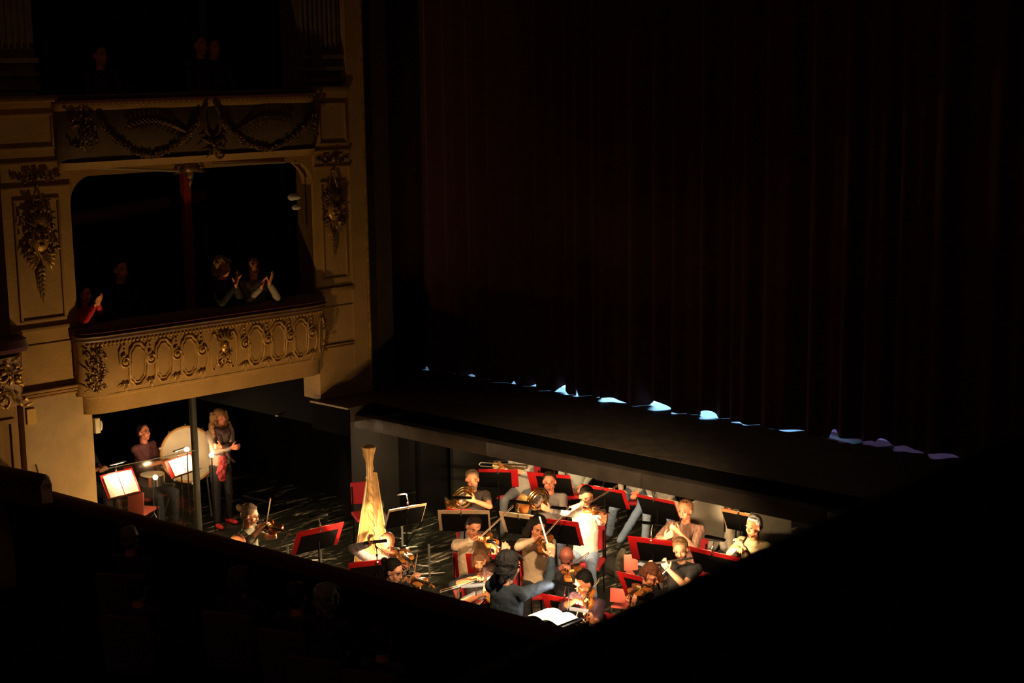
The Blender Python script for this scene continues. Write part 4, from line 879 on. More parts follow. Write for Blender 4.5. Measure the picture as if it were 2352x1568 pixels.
pipe_thing('oboe', 'black oboe pointing down from the white haired man in yellow', 'oboe', p['hp'](0, .10, -.062), off(1730, 1209, 1.24, 1688, 1274, .34), [(0, .003), (.12, .004), (.13, .011), (.8, .014), (.92, .020), (1, .024)], M_ebony, 8)
p = person('flautist in a black short sleeved top with fair hair tied back', (1563, 1262), 1.22, -12, look=-8, pitch=14, tilt=8, up='black_tee', upcol=(.025, .025, .025), sleeve='short', hair='ponytail', haircol=(.30, .16, .07), skin=M_skinp, hk=.97,
    R=off(1563, 1262, 1.22, 1500, 1314, .22), L=off(1563, 1262, 1.22, 1535, 1308, .20), Re=D3(-.6, -1, .2), Le=D3(.7, -1, .2), rdir=(D3(-.3, .8, 0), D3(.3, 0, -.9), D3(.9, 0, 0)), ldir=(D3(-.5, .8, 0), D3(-.3, 0, -.9), D3(.6, .4, .2)), lo=(.02, .02, .02)); chair(p, 'red chair under the flautist')
pipe_thing('flute', 'silver flute held out to the left by the woman in the black top', 'flute', off(1563, 1262, 1.22, 1590, 1281, .12), off(1563, 1262, 1.22, 1474, 1298, .30), [(0, .0125), (1, .0105)], M_silver, 12)
# legs and torsos cut off by the stage beam
p = person('seated musician in jeans stretching one leg below the stage beam', onz(1462, 1132, .53)+Z*.70, 1.24, -20, up='off_white', upcol=(.45, .43, .36), hair='short', lo=(.16, .24, .36),
    knees=(onz(1408, 1168, .50), onz(1474, 1160, .52)), feet=(onz(1400, 1225, .09), onz(1424, 1240, .09))); chair(p, 'red chair behind the red stand, under the jeans with one stretched leg')
p = person('musician in jeans whose knees show under the red stand near the clarinettist', onz(1525, 1150, .53)+Z*.70, 1.24, -10, up='grey_top', upcol=(.3, .3, .28), hair='short', lo=(.20, .27, .36)); chair(p, 'red chair behind the stand by the clarinettist')
p = person('musician in pale trousers sitting behind the violinist in white', onz(1325, 1118, .53)+Z*.70, 1.24, -5, up='pale_blue_shirt', upcol=(.42, .47, .42), hair='short', lo=(.42, .44, .36)); chair(p, 'red chair under the musician in pale trousers')
p = person('musician in beige trousers on a red chair under the end of the beam', onz(1668, 1172, .53)+Z*.70, 1.24, -15, up='dark_top', upcol=(.10, .05, .04), hair='short', lo=(.50, .46, .34)); chair(p, 'red chair under the beige trousers')
# conductor
CP = person('conductor seen from behind, thick dark hair, blue black jacket, both arms raised', (1170, 1299), 1.90, 140, look=128, pitch=12, sit=False, up='blue_black_jacket', upcol=(.020, .034, .055), hair='thick', haircol=(.020, .020, .023), scale=1.04, hk=1.14,
    R=off(1170, 1299, 1.9, 1267, 1277, -.10), Re=D3(1.0, -.75, -.1), rdir=(D3(-.1, 1, 0), D3(-.5, 0, -.8), D3(-.9, .2, .1)), L=off(1170, 1299, 1.9, 1157, 1283, -.22), Le=D3(-.25, -1, -.6), ldir=(D3(.2, 1, 0), D3(0, 0, -1), D3(-.9, .3, 0)), lo=(.02, .02, .02), rc=60, lc=30, skin=M_skinp, wide=1.05)
g = V((CP['pel'].x, CP['pel'].y, 0)); PZ = CP['root'].location.z
m = MB().box(g+Z*(PZ/2+.0)+D3(.1, 0, 0), 1.2, 1.1, max(.1, PZ)); o = make('podium', m, M_black, bevel=.01); tag(o, 'black podium the conductor stands on', 'podium')
E_, W_ = CP['arms'][1]; a0 = W_+D3(-.02, .06, .0); a1 = off(1170, 1299, 1.9, 1239, 1186, -.16)
m = MB().tube([a0-(a1-a0)*.08, a0, a1], [.014, .010, .008], 7); o = make('baton', m, mat('white_baton', (.80, .84, .86), .5)); tag(o, 'white baton raised in the conductor\'s right hand', 'baton')
# percussion players below the box
p = person('seated percussionist in a maroon sweater with glasses beside the bass drum', (330, 992), 1.35, 42, look=50, pitch=-6, up='maroon_sweater', upcol=(.16, .055, .055), hair='short', haircol=(.03, .018, .012), extras=('glasses',), skin=M_skinr, sleeve='rolled',
    R=off(330, 992, 1.35, 372, 1061, .22), L=off(330, 992, 1.35, 385, 1056, .10), Re=D3(-.3, -1, .3), Le=D3(.2, -1, 0), lo=(.03, .035, .05)); chair(p, 'red chair under the percussionist in maroon')
p = person('percussionist in dark clothes half hidden behind the pier', (193, 1008), 1.25, 60, up='dark_violet_shirt', upcol=(.035, .03, .05), sleeve='rolled', hair='short',
    R=off(193, 1008, 1.25, 226, 1077, .25), L=off(193, 1008, 1.25, 232, 1074, .15), lo=(.02, .02, .025)); chair(p, 'red chair half hidden behind the pier')
p = person('standing woman with long curly fair hair, arms crossed, dark red scarf and red shoes', (505, 958), 1.58, 32, look=45, pitch=0, sit=False, up='taupe_sweater', upcol=(.27, .21, .16), hair='curly_long', haircol=(.30, .15, .06), skin=M_skinr, shoes=(.65, .04, .03),
    R=off(505, 958, 1.58, 532, 1028, .22), L=off(505, 958, 1.58, 510, 1026, .26), Re=D3(-.8, -1, .2), Le=D3(.8, -1, .1), lo=(.012, .010, .012), rc=60, lc=60, ldir=(D3(-1, .1, .1), D3(0, 0, -1), D3(0, 1, 0)), rdir=(D3(1, .15, .1), D3(0, 0, -1), D3(0, 1, 0)))
def P3(x, y, t): return off(505, 958, 1.58, x, y, t)
m = MB().tube([P3(512, 1045, .20), P3(512, 1060, .24), P3(508, 1085, .24), P3(512, 1105, .22)], [(.05, .015), (.06, .02), (.075, .02), (.05, .015)], 12, flat=IRg)
m2 = MB().tube([P3(498, 990, .09), P3(506, 1005, .15), P3(512, 1030, .17), P3(512, 1050, .20)], [(.03, .015), (.035, .015), (.04, .015), (.04, .02)], 12, flat=IRg)
m2.tube([P3(528, 988, .07), P3(524, 1010, .14), P3(520, 1030, .17), P3(526, 1050, .2), P3(541, 1062, .18)], [(.025, .015), (.028, .015), (.03, .015), (.03, .02), (.02, .01)], 10, flat=IRg)
m2.tube([P3(494, 985, .0), P3(498, 985, .10), P3(512, 992, .13), P3(526, 984, .09)], .035, 8)
make('shawl', m, cloth('red_shawl', (.20, .012, .010)), p['root'], voxel=.012, sm=1, disp=.03, dsize=.05)
make('scarf', m2, cloth('dark_red_scarf', (.030, .006, .008)), p['root'], voxel=.012, sm=1, disp=.02, dsize=.04)
m = MB().tube([P3(503, 995, .12), P3(520, 995, .12), P3(523, 1035, .19), P3(500, 1035, .19)], .02, 6)
# ---------------------------------------------------------------- music stands
def plate(mb, A, B, dn, h, th, l=0, r_=0, t=0, b=0, offn=V((0, 0, 0))):
    ax = nrm(B-A); n = ax.cross(dn)
    q = [A+ax*l+dn*t, B-ax*r_+dn*t, B-ax*r_+dn*(h-b), A+ax*l+dn*(h-b)]; q = [x+offn for x in q]
    return mb.hexa([x-n*th/2 for x in q]+[x+n*th/2 for x in q])
def stand(lab, pa, pb, z=1.12, h=.34, l=.06, r_=.06, t=.07, b=.0, tilt=28, col=None, cream=None, lamp=8., bar='black', blen=.26, flip=False, group='black music stands with folders', lup=.10, ldx=0., lampz=None, folder=True, tipa=0, aim=None):
    A = onz(*pa, z); B = onz(*pb, z); ax = nrm(B-A); away = Z.cross(ax)
    if away.dot(V((FW.x, FW.y, 0))) < 0: away = -away
    if flip: away = -away
    dn = nrm(-Z*math.cos(math.radians(tilt))+away*math.sin(math.radians(tilt))); n = dn.cross(ax)
    if n.dot(away) < 0: n = -n          # n points to the player's side
    C0 = (A+B)/2; foot = V((C0.x, C0.y, 0))+away*(h*.5*math.sin(math.radians(tilt))-.02)
    r = thing('music_stand', lab, 'music stand', foot, group)
    wd = (B-A).length
    m = MB(); plate(m, A, B, dn, h, .004, l, r_, t, b, -n*.010); make('desk', m, M_blackm, r, bevel=.001)
    m = MB(); c = (A+B)/2+dn*(h-b)+n*.02; m.box(c, wd-l-r_, .07, .004, ax, n, dn); make('desk_ledge', m, M_blackm, r)
    cc = (A+B)/2+dn*h*.55-n*.03; m = MB().tube([cc, V((cc.x, cc.y, cc.z-.06)), foot+Z*.50], .010, 8); make('upper_pole', m, M_blackm, r)
    m = MB().tube([foot+Z*.52, foot+Z*.06], .014, 8); make('lower_pole', m, M_blackm, r)
    for i in range(3):
        d = Quaternion(Z, i*2.094+.5) @ ax; m = MB().tube([foot+Z*.10, foot+d*.18+Z*.05, foot+d*.26+Z*.008], .008, 6); make('leg', m, M_blackm, r)
    lp = C0+ax*ldx+Z*lup+n*.05; top = C0+ax*ldx-n*.012+dn*.02
    if lamp:
        m = MB().tube([top+dn*.06, top, top+Z*lup*.6-n*.01, lp], .006, 7); m.box(top+dn*.012, .022, .03, .045, ax, n, dn); lmp = make('lamp_arm', m, M_steel, r)
        bx_ = nrm(ax+Z*tipa); mt = {'black': M_blackm, 'white': M_lblue, 'chrome': M_steel}[bar]
        m = MB().box(lp, blen, .036, .024, bx_, nrm(n-Z*.3), nrm(Z+n*.3)); make('lamp_shade', m, mt, r, bevel=.005)
        m = MB().ell(top+Z*lup*.45, .014, .014, .018); make('clip', m, M_steel, r)
        light('stand_lamp', 'AREA', lp-Z*.016+n*.004, (aim if aim is not None else lp-Z*1.0+n*1.15), lamp*2.5, (1, .64, .34), blen*.8, .03)
    if folder:
        m = MB(); plate(m, A, B, dn, h, .010, offn=V((0, 0, 0))); o = make('music_folder', m, col or M_red, bevel=.002)
        tag(o, ('cream ' if col is M_cream else 'red ')+'folder on the '+lab.replace('black ', '', 1), 'folder', 'folders on the music stands')
    if cream:
        a0, a1 = cream; m = MB(); plate(m, A+ax*wd*a0, A+ax*wd*a1, dn, h*.96, .008, offn=n*.010-dn*.008); o = make('music_folder', m, M_red if col is M_cream else M_cream, bevel=.002)
        tag(o, ('red' if col is M_cream else 'cream')+' inner folder on the '+lab.replace('black ', '', 1), 'folder', 'folders on the music stands')
    for s_ in (-1, 1):
        w_ = min(.215, wd*.46); c = C0+ax*s_*w_*.53+dn*(h*.5)+n*.014; m = MB()
        m.grid(lambda u, v: c+ax*(w_*(u-.5))+dn*(h*.86*(v-.5))+n*(.012*math.sin(PI*u)+.002), 8, 3); o = make('sheet_music', m, M_paper, solid=.0015)
        tag(o, ('left' if s_ < 0 else 'right')+' page on the '+lab.replace('black ', '', 1), 'sheet music', 'pages on the music stands')
    return r
stand('black music stand with broad red border left of the harp', (683, 1222), (790, 1198), 1.10, .36, .07, .06, .085, lamp=7, bar='black', ldx=-.01)
stand('black music stand with pale wooden rim right of the harp', (893, 1171), (980, 1155), 1.15, .30, .015, .012, .03, col=M_cream, lamp=24, bar='black', cream=None, lup=.14, aim=onz(862, 1240, .8))
stand('black music stand in front of the bald violist', (801, 1293), (930, 1278), 1.08, .34, .02, .09, .075, lamp=3, lup=.17, ldx=0)
stand('black music stand in front of the bearded horn player', (1005, 1171), (1124, 1172), 1.12, .34, .04, .02, .055, col=M_cream, cream=(.16, .66), lamp=8, lup=.12, ldx=-.03)
stand('black music stand in front of the trombonist', (1099, 1077), (1189, 1078), 1.16, .31, .0, .09, .045, lamp=8, lup=.09)
stand('black music stand behind the horn player in grey', (1210, 1083), (1309, 1092), 1.16, .42, .12, .0, .05, b=.07, lamp=5, lup=.09, ldx=.08)
stand('black music stand before the horn player in grey', (1146, 1174), (1246, 1186), 1.10, .34, .05, .0, .065, col=M_cream, lamp=8, lup=.11, ldx=-.03)
stand('black music stand left of the white sweater', (1216, 1186), (1328, 1199), 1.12, .38, .02, .045, .07, lamp=8, lup=.11, ldx=.08)
stand('black music stand behind the violinist in the white sweater', (1336, 1111), (1434, 1127), 1.16, .31, .0, .05, .045, lamp=8, lup=.06)
stand('black music stand left of the clarinettist under the beam', (1462, 1134), (1548, 1152), 1.14, .31, .0, .0, .04, cream=(.55, 1.1), lamp=8, lup=.06, ldx=-.02)
stand('black music stand with broad red border before the clarinettist', (1441, 1230), (1552, 1243), 1.12, .36, .10, .0, .075, lamp=9, lup=.14, ldx=-.0)
stand('black music stand before the white haired oboist', (1582, 1254), (1700, 1281), 1.10, .34, .02, .0, .06, lamp=9, lup=.12, ldx=-.02)
stand('black music stand with orange rim at the beam\'s end', (1656, 1167), (1738, 1183), 1.14, .31, .01, .0, .04, col=mat('orange_folder', (.80, .33, .12), .5), lamp=7, lup=.06)
stand('black music stand of the red-brown haired violinist', (1416, 1311), (1500, 1331), 1.10, .36, .08, .0, .06, lamp=6, lup=.10, bar='white', ldx=.15)
stand('black music stand behind the dark jacketed musician', (1069, 1271), (1160, 1274), 1.10, .32, .11, .0, .065, lamp=1.3, lup=.11, bar='chrome', blen=.1, ldx=.06)
stand('black music stand between the conductor and the man in plum', (1243, 1363), (1330, 1378), 1.10, .36, .09, .0, .065, lamp=3.5, lup=.11, ldx=.05, bar='chrome', blen=.14)
stand('black music stand at the rail with a pale blue lamp bar', (1066, 1379), (1135, 1376), 1.08, .32, .03, .0, .05, lamp=6, lup=.12, bar='white', blen=.30, ldx=-.03, tipa=.05)
stand('black music stand at the lower right below the man in plum', (1296, 1418), (1352, 1426), 1.05, .30, .0, .0, .03, lamp=4, lup=.06, bar='white', blen=.22, folder=False)
# percussion stands under the box, seen from the players' side
stand('percussion stand nearest the pier with glowing pages', (228, 1092), (303, 1074), 1.12, .36, .0, .0, .0, tilt=30, lamp=13, lup=.10, flip=True, bar='black')
stand('percussion stand beside the bass drum', (377, 1060), (440, 1039), 1.15, .26, .0, .0, .0, tilt=30, lamp=11, lup=.09, flip=True, bar='black')
def bulb(lab, x, y, k, tx, ty, tk, pw):
    p = atk(x, y, k); r = thing('floor_lamp', lab, 'lamp', V((p.x, p.y, 0)), 'round lamps of the percussion'); m = MB().ell(p, .035, .035, .035); make('bulb', m, mat('lit_bulb', (.9, .8, .6), .4, emit=(1, .8, .5), estr=3), r)
    m = MB().tube([p-Z*.03, V((p.x, p.y, .01))], .009, 8); make('lamp_arm', m, M_blackm, r); light('bulb_light', 'POINT', p+(atk(tx, ty, tk)-p).normalized()*.05, p, pw, (1, .66, .36), .035)
KP = depth(onz(377, 1060, 1.15))
bulb('round lit lamp on the stand beside the bass drum', 429, 1032, KP-.05, 330, 1000, KP, 13)
bulb('round lit lamp low between the percussion stands', 357, 1096, KP-.1, 330, 1040, KP, 8)
bulb('round lit lamp between the bass drum and the standing woman', 486, 1045, depth(P3(490, 1045, .2)), 470, 1000, depth(P3(490, 1045, .0)), 6)
# conductor's desk with the open score
DC = onz(1270, 1417, 1.5); t = thing('conductor_desk', 'conductor\'s low dark desk carrying the open score', 'music stand', V((DC.x, DC.y, 0)))
ax = nrm(onz(1310, 1432, 1.5)-onz(1226, 1405, 1.5)); ay = Z.cross(ax)
m = MB().box(DC-Z*.02, .44, .33, .02, ax, ay, Z); make('desk', m, M_blackm, t, bevel=.004)
m = MB().tube([DC-Z*.02, V((DC.x, DC.y, .05))], .022, 10); make('pole', m, M_blackm, t)
m = MB().tube([V((DC.x, DC.y, .0)), V((DC.x, DC.y, .02))], .22, 20); make('base', m, M_blackm, t)
s = thing('open_score', 'open white score lying on the conductor\'s desk', 'score', DC)
for sg in (-1, 1):
    m = MB(); m.grid(lambda u, v: DC+ax*(sg*(.005+.18*u))+ay*(.27*(v-.5))+Z*(.006+.020*math.sin(PI*min(1, u*1.15))**.8), 10, 3); make('page', m, M_paper, s, solid=.003)
light('desk_lamp', 'AREA', DC+ay*.16+Z*.26, DC-ay*.05, 5, (1, .85, .7), .25, .03)
m = MB().tube([DC+ay*.21, DC+ay*.22+Z*.22, DC+ay*.17+Z*.28], .007, 7); make('lamp_arm', m, M_steel, t); m = MB().box(DC+ay*.16+Z*.275, .27, .045, .02, ax, ay, Z); make('lamp_shade', m, M_blackm, t, bevel=.004)
# ---------------------------------------------------------------- harp
HB = onz(856, 1312, .0); hk_ = depth(HB)
t = thing('harp', 'tall pale concert harp with golden column standing in the pit', 'harp', HB)
def hpx(x, y, t_=0.): return atk(x, y, hk_-t_)
back = D3(-.02, 0, -1)    # towards the harpist, away from the camera
top = HB+Z*1.80; colb = HB+Z*.16+D3(.01, 0, .10)
ct = HB+Z*1.56+D3(.005, 0, .10)
pr = [(0, .055), (.05, .06), (.10, .042), (.14, .034), (.9, .032), (1.14, .036), (1.16, .048), (1.19, .048), (1.21, .036), (1.40, .042), (1.50, .055), (1.60, .082), (1.62, .086), (1.64, .05)]
pr = [(d*.935, q) for d, q in pr]
m = MB(); N = 22; k0 = len(m.v)
for d, q in pr:
    for j in range(N): rr2 = q*(1+(.10 if j % 2 else -.05)); m.v.append(tuple(colb+Z*d+D3(math.cos(2*PI*j/N)*rr2, 0, math.sin(2*PI*j/N)*rr2)))
for i in range(len(pr)-1):
    for j in range(N): m.f.append((i*N+j, i*N+(j+1) % N, (i+1)*N+(j+1) % N, (i+1)*N+j))
m.f.append(tuple(range(N))[::-1]); m.f.append(tuple((len(pr)-1)*N+j for j in range(N))); make('column', m, M_harpgold, t)
m = MB()
for i in range(3):
    pts = [colb+Z*(.15+.90*u/30)+D3(math.cos(u*.55+i*2.1)*.036, 0, math.sin(u*.55+i*2.1)*.036) for u in range(31)]; m.tube(pts, .008, 5)
make('column_spiral', m, mat('carved_gold', (.50, .27, .09), .35, .4, vary=.3), t)
# soundbox: wide at the foot in front, narrow at the harpist's shoulder
f0 = HB+Z*.14+D3(0, 0, .02); f1 = HB+Z*1.20+D3(-.01, 0, -.42)
sa = nrm(f1-f0); sn = nrm(D3(0, .35, 1)-sa*D3(0, .35, 1).dot(sa)); ss = sa.cross(sn); Ls = (f1-f0).length
m = MB().hexa([f0+ss*.235, f0-ss*.235, f1-ss*.065, f1+ss*.065, f0+ss*.235+sn*.012, f0-ss*.235+sn*.012, f1-ss*.065+sn*.012, f1+ss*.065+sn*.012]); make('soundboard', m, M_spruce, t, bevel=.004)
m = MB()
for i in range(1):
    m.tube([f0-sn*.005, f0+sa*Ls*.5-sn*.005, f1-sn*.005], [(.225, .15), (.145, .11), (.06, .06)], 18, flat=ss)
make('soundbox', m, M_harpgold, t)
m = MB().tube([f0+sn*.02, f1+sn*.02], [(.016, .006), (.010, .006)], 6, flat=ss); make('centre_strip', m, M_maple, t)
nk = [f1+Z*.05, f1+Z*.14+D3(-.015, 0, .05), f1+Z*.13+D3(-.03, 0, .22), ct+D3(-.03, -.12, -.16), ct+D3(-.01, .0, -.02)]
m = MB().tube(nk, [(.03, .05), (.028, .06), (.026, .055), (.028, .06), (.03, .07)], 10, flat=ss); make('neck', m, M_harpgold, t)
m = MB()
for i in range(30):
    u = i/29; a = f0+sa*Ls*(.06+.9*u)+sn*.02; b_ = nk[0].lerp(nk[4], 1-u)+D3(-.035, -.02, 0); m.tube([a, b_], .0012, 4)
make('strings', m, mat('gut_strings', (.75, .62, .40), .4), t)['kind'] = 'stuff'
for i in range(14):
    u = i/13; p_ = nk[1].lerp(nk[4], u)+D3(-.03, .02, 0); m = MB().tube([p_, p_+D3(-.05, .01, 0)], .005, 6); make('tuning_pin', m, M_steel, t)
m = MB().box(HB+Z*.06+D3(0, 0, .0), .42, .40, .12, IRg, TCg, Z); make('base', m, M_harpgold, t, bevel=.03)
# chair and coat behind the harp
class _P(dict): pass
cpos = onz(848, 1180, .45)
t = chair(dict(pel=cpos, f=D3(.3, 0, .95), r=D3(.95, 0, -.3)), 'empty looking red chair behind the harp against the black wall')
m = MB(); q0 = onz(862, 1165, .70); m.ell(q0, .14, .09, .17); m.cap(q0+Z*.05, q0+D3(.14, -.2, .1), .07, .06); m.cap(q0, q0+D3(.05, -.3, .1), .1, .09)
o = make('folded_coat', m, cloth('grey_coat', (.16, .15, .14)), voxel=.014, sm=2, disp=.05, dsize=.08); tag(o, 'grey coat thrown over the red chair behind the harp', 'coat')
# coral plastic chair backs
def coral(lab, x, y, z, w_, h_, ang=20):
    c = onz(x, y, z); t = thing('stacking_chair', lab, 'chair', V((c.x, c.y, 0)), 'coral plastic chairs'); a = math.radians(ang); axx = D3(math.cos(a), 0, math.sin(a)); nn = Z.cross(axx)
    m = MB().box(c, w_, .02, h_, axx, nn, nrm(Z+nn*.12)); make('backrest', m, M_salmon, t, bevel=.012)
    m = MB().box(c+nn*.22-Z*(c.z-.45), w_, .42, .02, axx, nn, Z); make('seat', m, M_salmon, t, bevel=.010)
    for i in (-1, 1):
        for j in (0, 1): p_ = c+axx*i*w_*.45+nn*(.03+.4*j); m = MB().tube([V((p_.x, p_.y, .44)), V((p_.x, p_.y, .01))], .010, 7); make('leg', m, M_tube, t)
coral('coral plastic chair under the box by the pier', 312, 1155, .62, .24, .30, 15)
coral('coral plastic chair hung with a dark coat beside the flautist', 1449, 1291, .66, .17, .19, -8)
coral('coral plastic chair at the foot of the near parapet', 1419, 1367, .60, .18, .16, 20)
m = MB(); q0 = onz(1430, 1284, .66); m.ell(q0, .07, .06, .13); m.cap(q0+Z*.08, q0+D3(-.04, -.22, 0), .06, .07); o = make('hanging_coat', m, cloth('olive_coat', (.045, .040, .025)), voxel=.014, sm=2, disp=.06, dsize=.09); tag(o, 'dark olive coat hanging on the coral chair beside the flautist', 'coat')
# bass drum
DCn = off(505, 958, 1.58, 432, 1043, -.30); dn_ = nrm(D3(.50, .28, .9)); s1, s2 = perp(dn_); t = thing('bass_drum', 'large bass drum with cream skin and wooden hoop under the box', 'drum', V((DCn.x, DCn.y, 0)))
m = MB().tube([DCn-dn_*.38, DCn-dn_*.02], .385, 40); make('shell', m, mat('drum_shell', (.10, .025, .015), .35, vary=.2), t)
m = MB().tube([DCn-dn_*.015, DCn+dn_*.006], .372, 40); make('drum_head', m, M_drumhead, t)
m = MB().tube([DCn+(s1*math.cos(q)+s2*math.sin(q))*.39 for q in [2*PI*i/48 for i in range(48)]], .020, 8, closed=True); make('hoop', m, mat('hoop_wood', (.62, .33, .10), .35, vary=.15), t)
for i in range(10):
    q = 2*PI*i/10+.3; p_ = DCn+(s1*math.cos(q)+s2*math.sin(q))*.415; m = MB().tube([p_+dn_*.03, p_-dn_*.12], .009, 6); m.box(p_+dn_*.02, .03, .03, .02, s1, s2, dn_); make('tension_rod', m, M_steel, t)
for q in (-1, 1): a = V((DCn.x, DCn.y, DCn.z))-dn_*.2+s1*.3*q; m = MB().tube([a-Z*.1, V((a.x+q*.1, a.y, .01))], .014, 7); make('leg', m, M_tube, t)
# folding trestle seen through the acrylic
m_ = [onz(345, 1110, .62), onz(370, 1200, .02), onz(400, 1110, .62), onz(352, 1205, .02)]
t = thing('keyboard_trestle', 'crossed pale legs of a folding trestle behind the acrylic screen', 'trestle', m_[1]); m = MB().tube([m_[0], m_[1]], .012, 7); make('leg', m, M_tube, t); m = MB().tube([m_[2], m_[1]], .012, 7); make('leg', m, M_tube, t)
m = MB().tube([m_[0], m_[2]], .012, 7); make('crossbar', m, M_tube, t)
# snare drum lying low and small things on the percussion floor
q0 = off(505, 958, 1.58, 350, 1100, .2); m = MB().tube([q0-Z*.07, q0+Z*.07], .17, 28); t = thing('snare_drum', 'small drum with pale skin between the percussion stands', 'drum', q0-Z*.07); make('shell', m, M_steel, t); m = MB().tube([q0+Z*.07, q0+Z*.076], .165, 28); make('drum_head', m, M_drumhead, t)
for i in range(3): d = Quaternion(Z, i*2.09) @ V((1, 0, 0)); m = MB().tube([q0-Z*.07, V((q0.x, q0.y, .3)), V((q0.x, q0.y, .02))+d*.25], .009, 6); make('leg', m, M_tube, t)
# acrylic screen before the percussion
g0 = onz(207, 1165, .35); g1 = onz(450, 1228, .05); kz = depth(g0)
a0 = W(9.64, 0, .06); a1 = W(10.85, 0, .06)
zt0 = 1.62; A = V((a0.x, a0.y, 0)); B = V((a1.x, a1.y, 0))
m = MB(); axs = nrm(B-A); m.box((A+B)/2+Z*1.03, (B-A).length, .008, 1.96, axs, Z.cross(axs), Z); t = thing('acrylic_screen', 'clear acrylic sound screen in front of the percussion', 'screen', (A+B)/2); make('panel', m, M_glass, t)
m = MB().box((A+B)/2+Z*2.012, (B-A).length, .010, .006, axs, Z.cross(axs), Z); make('top_edge', m, M_tube, t)
m = MB().box((A+B)/2+Z*.03, (B-A).length, .20, .03, axs, Z.cross(axs), Z); make('foot', m, M_blackm, t)
# acoustic shields behind the woodwind
M_shield = mat('smoky_acrylic', (.30, .29, .22), .18, .35, vary=.1)
def shield(lab, x, y, w_, h_, z, ang):
    c = onz(x, y, z); a = math.radians(ang); axx = D3(math.cos(a), 0, math.sin(a)); nn = Z.cross(axx); t = thing('acoustic_shield', lab, 'shield', V((c.x, c.y, 0)), 'acoustic shields behind the woodwind')
    P_ = []; rr3 = .12
    for cx, cz, q0_ in ((w_/2-rr3, h_/2-rr3, 0), (-w_/2+rr3, h_/2-rr3, 90), (-w_/2+.02, -h_/2+.02, 180), (w_/2-.02, -h_/2+.02, 270)):
        R_ = rr3 if q0_ < 180 else .02
        for i in range(5): q = math.radians(q0_+22.5*i); P_.append((cx+R_*math.cos(q), cz+R_*math.sin(q)))
    m = MB(); m.prism(P_, c, axx, Z, .010); make('panel', m, M_shield, t)
    m = MB().tube([c+axx*px_+Z*pz_ for px_, pz_ in P_], .010, 6, closed=True); make('edge', m, M_tube, t)
    m = MB().tube([c-Z*h_/2, V((c.x, c.y, .03))], .012, 7); make('pole', m, M_tube, t); m = MB().tube([V((c.x, c.y, 0)), V((c.x, c.y, .02))], .16, 16); make('base', m, M_blackm, t)
shield('grey acoustic shield right behind the clarinettist', 1622, 1195, .42, .50, .95, 8)
shield('large rounded acoustic shield behind the white haired oboist', 1768, 1212, .62, .50, 1.0, -28)
# white cases and cups near the oboist, bottle, floor things
def whitebag(lab, x, y, z, sx, sy, sz):
    c = onz(x, y, z); m = MB(); m.ell(c, sx, sy, sz); m.cap(c-Z*sz*.3+D3(sx*.3, 0, 0), c+Z*sz*.8-D3(sx*.3, 0, 0), sx*.6, sx*.4); o = make('white_bag', m, M_white, voxel=.012, sm=2, disp=.05, dsize=.08); tag(o, lab, 'bag', 'white cloth bags by the woodwind')
whitebag('white cloth bag on the floor right of the clarinettist', 1633, 1240, .14, .11, .10, .15)
whitebag('crumpled white bag between the clarinettist and the oboist', 1668, 1246, .12, .10, .09, .13)
whitebag('white bag beside the red chair behind the oboist', 1688, 1213, .15, .11, .10, .16)
B0 = onz(1403, 1202, .12); t = thing('drink_bottle', 'small red labelled bottle on the floor behind the white sweater', 'bottle', onz(1403, 1210, 0)); b0 = onz(1403, 1210, 0)
m = MB().lathe(b0, Z, [(0, .032), (.12, .034), (.16, .02), (.18, .013), (.20, .013)], 12); make('bottle_body', m, mat('cola', (.05, .01, .008), .15), t); m = MB().lathe(b0+Z*.05, Z, [(0, .0355), (.06, .0355)], 12); make('bottle_label', m, mat('red_label', (.7, .03, .03), .5), t)
c = onz(1420, 1285, .15); m = MB().ell(onz(1412, 1300, .14), .16, .12, .13); m.cap(c, c+D3(.12, -.05, .1), .08, .07); o = make('rucksack', m, cloth('black_bag', (.02, .018, .014)), voxel=.014, sm=2, disp=.05, dsize=.09); tag(o, 'black rucksack on the floor beside the coral chair', 'bag')
c = onz(1161, 1140, .52); t = thing('round_stool', 'round black stool with a red top before the trombonist', 'stool', V((c.x, c.y, 0)))
m = MB().lathe(V((c.x, c.y, .20)), Z, [(0, .10), (.05, .13), (.26, .145), (.30, .14)], 24); make('body', m, M_blackm, t); m = MB().lathe(V((c.x, c.y, .50)), Z, [(0, .12), (.012, .11), (.014, .0)], 24); make('seat', m, M_redc, t)
for i in range(4): q = Quaternion(Z, i*PI/2) @ V((1, 0, 0)); p_ = V((c.x, c.y, 0)); m = MB().tube([p_+q*.09+Z*.22, p_+q*.17+Z*.01], .012, 6); make('leg', m, M_blackm, t)
# loose grey stands without desks on the open floor
def tripod(lab, x, y, h_, z0=0):
    b = onz(x, y, 0); t = thing('instrument_stand', lab, 'stand', b, 'bare grey stands on the open floor'); m = MB().tube([b, b+Z*h_], .016, 8); make('pole', m, M_tube, t)
    for q, zz, L in ((0, .03, .2), (PI*.9, .03, .2), (.3, h_*.45, .14), (PI+.2, h_*.3, .16)):
        d = D3(math.cos(q), 0, math.sin(q)); m = MB().tube([b+Z*zz, b+Z*(zz+.01)+d*L], .010, 6); make('leg', m, M_tube, t)
tripod('bare grey stand on the scuffed floor left of the beige sweater', 987, 1322, .42)
tripod('thin grey stand under the pale rimmed music stand', 925, 1262, .52)
tripod('low grey stand between the violist and the red bordered stand', 662, 1282, .20)
tripod('grey stand foot beneath the red bordered stand left of the harp', 738, 1290, .25)
